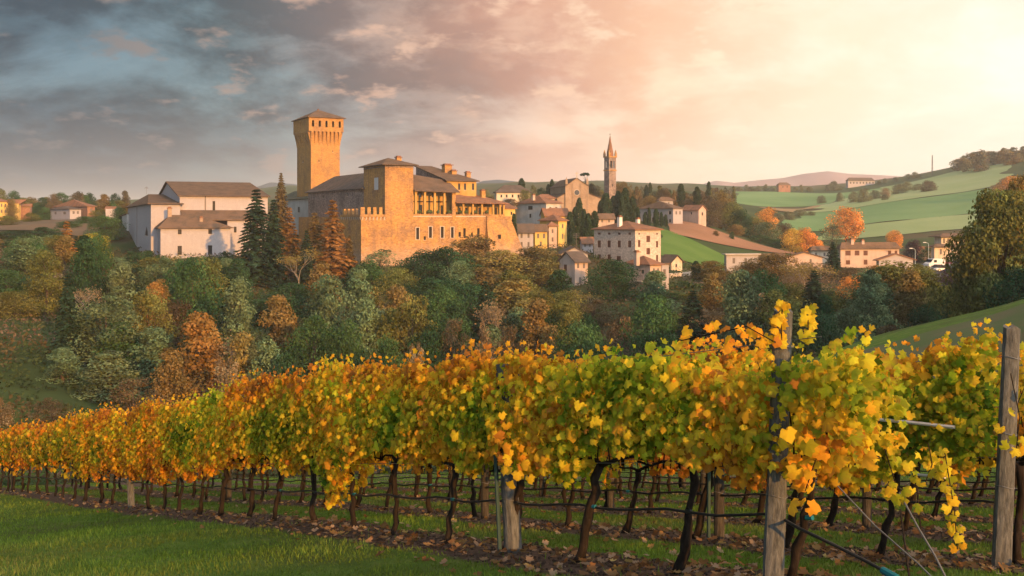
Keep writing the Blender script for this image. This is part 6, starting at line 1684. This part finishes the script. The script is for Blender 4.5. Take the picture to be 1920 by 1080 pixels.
# ---- posts
def post_mesh(seed, r, h, square=False):
    rr = random.Random(seed); m = MB(); n = 12; rings = []
    ph = [rr.uniform(.90, 1.08) for _ in range(n)]
    for t in np.linspace(-.3, h, 13):
        w = 1.08 - .16 * (t / h); rings.append([(r * w * ph[j] * math.cos(2 * math.pi * j / n) * rr.uniform(.97, 1.03), r * w * ph[j] * math.sin(2 * math.pi * j / n) * rr.uniform(.97, 1.03), t + (rr.uniform(-.015, .02) if t == h else 0)) for j in range(n)])
    m.loft(rings); return m.mesh('post', M_POST2 if r < .065 else M_POST, False)
PM = [post_mesh(1, .078, 2.14), post_mesh(2, .085, 2.0), post_mesh(3, .07, 2.13), post_mesh(4, .06, 2.0)]
M_WIRE = mat_simple('galvanised_wire', (.16, .165, .165), .5, .1, metal=.5)
M_HOSE = mat_simple('black_polythene_hose', (.010, .012, .014), .45, .1, spec=.4)
M_TEAL = mat_simple('teal_plastic_clip', (.012, .13, .16), .5)
def post(a, k, mesh, label, lean=(0, 0), stake=False, off=0.0):
    x, y = wxy(a, rowc(k) - off); o = link('vine_post', PM[mesh]); o.location = (x, y, tz1(x, y)); o.rotation_euler = (R(lean[0]), R(lean[1]), 0)
    h = (2.14, 2.0, 2.13, 2.0)[mesh]; r_ = (.078, .085, .07, .06)[mesh]
    for z in (h - .27, h - .95, h - 1.42):
        m = MB(); m.tube([((r_ + .004) * math.cos(t), (r_ + .004) * math.sin(t), z + .01 * math.sin(t * 2)) for t in np.linspace(0, 6.283, 15)], .004, 4, False); m.build('wire_tie', M_WIRE, o)
    if stake:
        m = MB(); m.tube([(-.14, -.06, -.2), (-.13, -.05, 1.25)], .022, 6); m.build('stake', mat_simple('green_steel_stake', (.04, .075, .07), .6), o)
    tag(o, label, 'post', 'wooden posts of the vineyard')
    return o
post(5.25, 0, 0, 'tall weathered grey post at the right end of the front row', (0, 2.2), False, .16)
post(A0 + VGAP * 3.10, 0, 1, 'thick weathered post in the front row under a clump of orange leaves', (0, -3), True)
post(A0 + VGAP * 14.8, 0, 2, 'dark post in the far left part of the front row', (1, -2))
post(A0 + VGAP * 26.5, 0, 3, 'small post near the low end of the front row')
post(4.93, 1, 0, 'grey post cut by the right edge of the view', (0, 2.5), False, .2)
post(8.5, 1, 3, 'post with green steel stake in the second row, behind the front row', (0, 0), True)
for j, a in enumerate((13.5, 19.0, 25.0)): post(a, 1, 3, '%s post of the second row beyond the one with the green stake' % ORD[j])
for k in (2, 3, 4, 5):
    for j, a in enumerate((7.6, 12.8, 18.0)): post(a + .4 * k, k, 3, '%s thin dark post from the right-hand end of the %s row' % (ORD[j], ROWNAME[k]))

# ---- wires and drip hoses, one of each per row
def along(k, a0, a1, h, step=.6, sag=0.0, jit=0.0, seed=0):
    rr = random.Random(seed); pts = []
    for a in np.arange(a0, a1 + 1e-6, step):
        x, y = wxy(a, rowc(k) - .03); g = -1.52 - .196 * a - .25 - .12 * (rowc(k) - 6.25)
        pts.append((x, y, g + h + sag * math.sin((a - A0) / VGAP * math.pi * 2) + rr.uniform(-jit, jit)))
    return pts
for k in range(6):
    end = 46 if k == 0 else 34
    for w, h in enumerate((.92, 1.38, 1.86)):
        m = MB(); m.tube(along(k, 4.9, end, h, 1.2), .0035, 4); thing_mesh('trellis_wire', m, M_WIRE, '%s trellis wire of the %s vine row' % (('lowest', 'middle', 'topmost')[w], ROWNAME[k]), 'wire', 'trellis wires')
    m = MB(); P_ = along(k, 4.9 if k else 5.35, end, .50, .3, .018, .006, k)
    if k == 0:
        tail = [at(1497, 990, 7.55), at(1560, 1020, 7.4), at(1620, 1050, 7.15), at(1668, 1076, 6.95), at(1700, 1094, 6.8)]
        P_ = [tuple(t) for t in reversed(tail)] + P_
    m.tube(P_, .0125, 6); h = thing_mesh('drip_hose', m, M_HOSE, 'black drip hose strung along the %s vine row' % ROWNAME[k], 'hose', 'drip hoses', True)
    if k < 2:
        for i in range(0, 9):
            x, y = wxy(A0 + VGAP * i + .02, rowc(k) - .03); g = -1.52 - .196 * (A0 + VGAP * i) - .25 - .12 * (rowc(k) - 6.25)
            q = MB(); q.tube([(x - .03 * DA[0], y - .03 * DA[1], g + .5 + .006), (x + .03 * DA[0], y + .03 * DA[1], g + .5 - .006)], .019, 7); q.build('clip', M_TEAL if i % 2 == 0 else M_HOSE, h)
    if k == 0:
        q = MB(); q.tube([at(1655, 1069, 7.0), at(1682, 1084, 6.88)], .026, 8); q.build('connector', M_TEAL, h)
def rod(name, pts, r_, mat, label, cat):
    m = MB(); m.tube(pts, r_, 6); return thing_mesh(name, m, mat, label, cat)
M_PVC = mat_simple('white_plastic_pipe', (.55, .55, .54), .4, .05)
rod('plastic_pipe', [at(1606, 783, 10.2), at(1700, 791, 9.75), at(1790, 801, 9.35)], .017, M_PVC, 'white plastic pipe tied among the vine leaves right of the tall post', 'pipe')
rod('plastic_pipe', [at(1722, 890, 9.8), at(1772, 895, 9.5)], .014, M_PVC, 'short pale pipe below the longer white one', 'pipe')
rod('stay_cable', [at(1560, 900, 8.1), at(1640, 985, 7.7), at(1725, 1060, 7.2), at(1760, 1095, 7.0)], .006, M_WIRE, 'thin stay wire slanting to the ground behind the black hose', 'cable')
rod('stay_cable', [at(1687, 925, 8.9), at(1722, 990, 8.4), at(1752, 1040, 8.0), at(1775, 1086, 7.7)], .009, mat_simple('old_rope', (.15, .15, .145), .9), 'grey rope stay slanting to the ground right of the teal connector', 'cable')
rod('thin_stake', [at(1688, 955, 8.2), at(1706, 1090, 7.5)], .008, M_VTRUNK, 'thin rusty stake beside the rope stay', 'stake')
rod('thin_stake', [at(1718, 900, 9.4), at(1727, 1000, 9.2)], .008, M_VTRUNK, 'thin dark stake behind the rope stay', 'stake')

# ---- loose shoots that hang or stand out of the rows, each belonging to its vine
def spray(pts, n, size, tlo, thi, rng, spread=.05):
    pts = np.array([tuple(p) for p in pts]); s = np.sort(rng.uniform(0, len(pts) - 1.001, n)); i = s.astype(int); f = (s - i)[:, None]
    P = pts[i] * (1 - f) + pts[i + 1] * f + rng.normal(size=(n, 3)) * spread
    N_ = rng.normal(size=(n, 3)) * .45 + np.array((-.35, -.85, .25))
    return P, N_, rng.uniform(size * .7, size * 1.2, n), leaf_color(rng.uniform(tlo, thi, n), rng)
def shoot(label, pts, n, size, tlo, thi, seed, spread=.05, cane=True):
    rng = np.random.default_rng(seed); P, N_, S_, C_ = spray(pts, n, size, tlo, thi, rng, spread)
    o = empty('vine_shoot', tuple(pts[0])); off = np.array(tuple(pts[0]))
    if cane:
        m = MB(); m.tube([Vector(p) - Vector(pts[0]) for p in pts], .005, 5); m.build('cane', M_VTRUNK, o)
    add_leaf_objects(o, P - off, N_, S_, C_, rng)
    tag(o, label, 'vine shoot', 'loose vine shoots')
shoot('yellow leafy shoot climbing past the top of the tall grey post', [at(1466, 640, 7.75), at(1464, 600, 7.7), at(1470, 562, 7.72)], 16, .085, .36, .52, 1, .025)
shoot('short yellow shoot right of the tall post top', [at(1516, 640, 7.8), at(1515, 600, 7.82), at(1512, 578, 7.85)], 12, .10, .36, .5, 2, .03)
shoot('bare-ended orange shoot reaching left of the tall post', [at(1450, 640, 7.7), at(1400, 612, 7.8), at(1340, 625, 7.9), at(1270, 640, 8.3)], 22, .09, .5, .75, 3, .05)
shoot('cluster of orange leaves hanging right of the tall post', [at(1525, 800, 7.35), at(1530, 860, 7.3), at(1510, 920, 7.3)], 26, .115, .45, .74, 4, .09)
shoot('orange leaves hanging beside the white pipe', [at(1560, 760, 7.4), at(1600, 830, 7.5), at(1590, 880, 7.5)], 14, .11, .4, .72, 5, .09)
shoot('green and yellow shoot dangling in the gap between the posts', [at(1640, 760, 7.9), at(1655, 830, 7.9), at(1680, 910, 8.0), at(1700, 930, 8.0)], 26, .095, .2, .5, 6, .07)
shoot('thin yellow tendril hanging almost to the ground', [at(1770, 840, 8.6), at(1780, 900, 8.5), at(1790, 960, 8.45), at(1795, 1030, 8.4)], 24, .09, .3, .5, 7, .045)
shoot('small tendril of yellow leaves left of the post at the right edge', [at(1740, 830, 8.8), at(1748, 870, 8.8), at(1735, 905, 8.8)], 14, .09, .3, .52, 8, .05)
shoot('green leaves over the post at the right edge', [at(1895, 700, 8.9), at(1912, 780, 8.85), at(1905, 850, 8.8)], 10, .10, .2, .5, 9, .06)
shoot('big clump of orange leaves hanging over the thick second post', [at(930, 800, 10.2), at(985, 850, 10.15), at(960, 890, 10.2)], 30, .105, .45, .72, 10, .12, False)

# ---------------------------------------------------------------- grass, fallen leaves, clods
def scatter(n, rng, y0, y1, power=1.6):
    u = rng.random(n); y = y0 * (y1 / y0) ** (u ** (1 / power) if power != 1 else u)
    x = y * rng.uniform(-.54, .54, n); return x, y
def strip_mask(x, y):
    c = x * DC[0] + y * DC[1]; fr = np.abs(((c - ROW0) / ROWGAP + .5) % 1.0 - .5)
    inv = (c > ROW0 - 1.0) & (c < 26)
    return inv & (fr + .16 * (vnoise(x, y, .7, 41) - .5) < .235)
def grass():
    rng = np.random.default_rng(9); x, y = scatter(330000, rng, 4.6, 60, 1.0)
    c = x * DC[0] + y * DC[1]; a = x * DA[0] + y * DA[1]
    pk = np.where(strip_mask(x, y), .03, 1.0) * np.clip(.45 + vnoise(x, y, .6, 43), 0, 1)
    k = (rng.random(len(x)) < pk) & (c < 30); x, y = x[k], y[k]; n = len(x)
    z = terrain(x, y) - .01
    patch = vnoise(x, y, 1.6, 44); p2 = vnoise(x, y, .5, 45)
    h = (.016 + .026 * patch + .020 * p2) * rng.uniform(.6, 1.5, n) * (1 + .01 * y); w = np.clip(.0032 * (1 + y * .10), .003, .02)
    az = rng.uniform(0, 6.283, n); lean = rng.uniform(0, .7, n) * h; la = rng.uniform(0, 6.283, n)
    v = np.empty((n, 3, 3)); v[:, 0] = np.stack([x - np.cos(az) * w, y - np.sin(az) * w, z], 1); v[:, 1] = np.stack([x + np.cos(az) * w, y + np.sin(az) * w, z], 1)
    v[:, 2] = np.stack([x + np.cos(la) * lean, y + np.sin(la) * lean, z + h], 1)
    dry = np.clip((vnoise(x, y, 2.3, 46) - .45) * 2.2, 0, 1)[:, None] * rng.random((n, 1))
    col = (np.array((.125, .20, .03)) * (1 - dry) + np.array((.22, .20, .075)) * dry) * rng.uniform(.6, 1.5, (n, 1)) * (.7 + .6 * patch[:, None])
    o = link('grass', mesh_np('grass', v.reshape(-1, 3), np.arange(n * 3).reshape(-1, 3), M_GRASS, np.repeat(col, 3, 0))); o.color = (1, 1, 1, 1)
    tag(o, 'short green lawn grass in front of and between the vine rows', None, None, 'stuff')
grass()
def litter():
    rng = np.random.default_rng(19); x, y = scatter(16000, rng, 6, 36, 1.1)
    m = strip_mask(x, y); c = x * DC[0] + y * DC[1]
    k = (rng.random(len(x)) < np.where(m, .75, .10)) & (c > ROW0 - 1.1) & (c < 26); x, y = x[k], y[k]; n = len(x)
    P = np.stack([x, y, terrain(x, y) + rng.uniform(.012, .05, n)], 1); N_ = np.stack([rng.normal(size=n) * .4, rng.normal(size=n) * .4, np.ones(n)], 1)
    t = rng.choice([.55, .66, .75, .86, .97], n, p=[.08, .12, .2, .3, .3]); col = leaf_color(t, rng) * rng.choice([.25, .4, .55, .8], n)[:, None]; col = col * .6 + col.mean(1, keepdims=True) * .4
    pale = rng.random(n) < .16; col[pale] = np.array((.48, .36, .26)) * rng.uniform(.7, 1.1, (pale.sum(), 1))
    o = link('fallen_leaves', leaves_mesh('fallen_leaves', P, N_, rng.uniform(.05, .11, n), col, rng, 0, None, -.25)); o.color = (1, 1, 1, 1)
    tag(o, 'brown and orange fallen vine leaves littering the tilled strips', None, None, 'stuff')
litter()
def clods():
    rng = np.random.default_rng(29); x, y = scatter(26000, rng, 5.5, 26, 1.1)
    k = strip_mask(x, y); x, y = x[k], y[k]; n = len(x)
    s = rng.uniform(.006, .026, n)[:, None, None]
    base = np.array([(1, 0, 0), (-1, 0, 0), (0, 1, 0), (0, -1, 0), (0, 0, .8), (0, 0, -.6)], float)
    v = base[None] * s * rng.uniform(.6, 1.4, (n, 6, 1)) + rng.normal(size=(n, 6, 3)) * s * .15 + np.stack([x, y, terrain(x, y) + .006], 1)[:, None]
    f0 = np.array([(0, 2, 4), (2, 1, 4), (1, 3, 4), (3, 0, 4), (2, 0, 5), (1, 2, 5), (3, 1, 5), (0, 3, 5)])
    f = (f0[None] + (np.arange(n) * 6)[:, None, None]).reshape(-1, 3)
    m = mat_simple('soil_clods', (.055, .038, .030), .95, .4, 9.0)
    tag(link('soil_clods', mesh_np('soil_clods', v.reshape(-1, 3), f, m)), 'crumbled clods of dark soil under the vines', None, None, 'stuff')
clods()
# ---------------------------------------------------------------- evening air
def haze():
    m, t, out = new_mat('evening_haze')
    pv = t.n('ShaderNodeVolumePrincipled')
    pv.inputs['Color'].default_value = (0.90, 0.95, 1.0, 1.0); pv.inputs['Density'].default_value = HAZE
    pv.inputs['Anisotropy'].default_value = 0.0
    t.link(pv.outputs[0], out.inputs['Volume'])
    zs = min(v.co.z for v in bpy.data.objects['ground'].data.vertices)
    b = MB(); b.box(-6500, 6500, -120, 9500, zs - 1.0, 100.0)
    tag(b.build('haze', m), 'thin warm evening haze over the whole valley', None, None, 'stuff')
HAZE = 1.6e-4
haze()
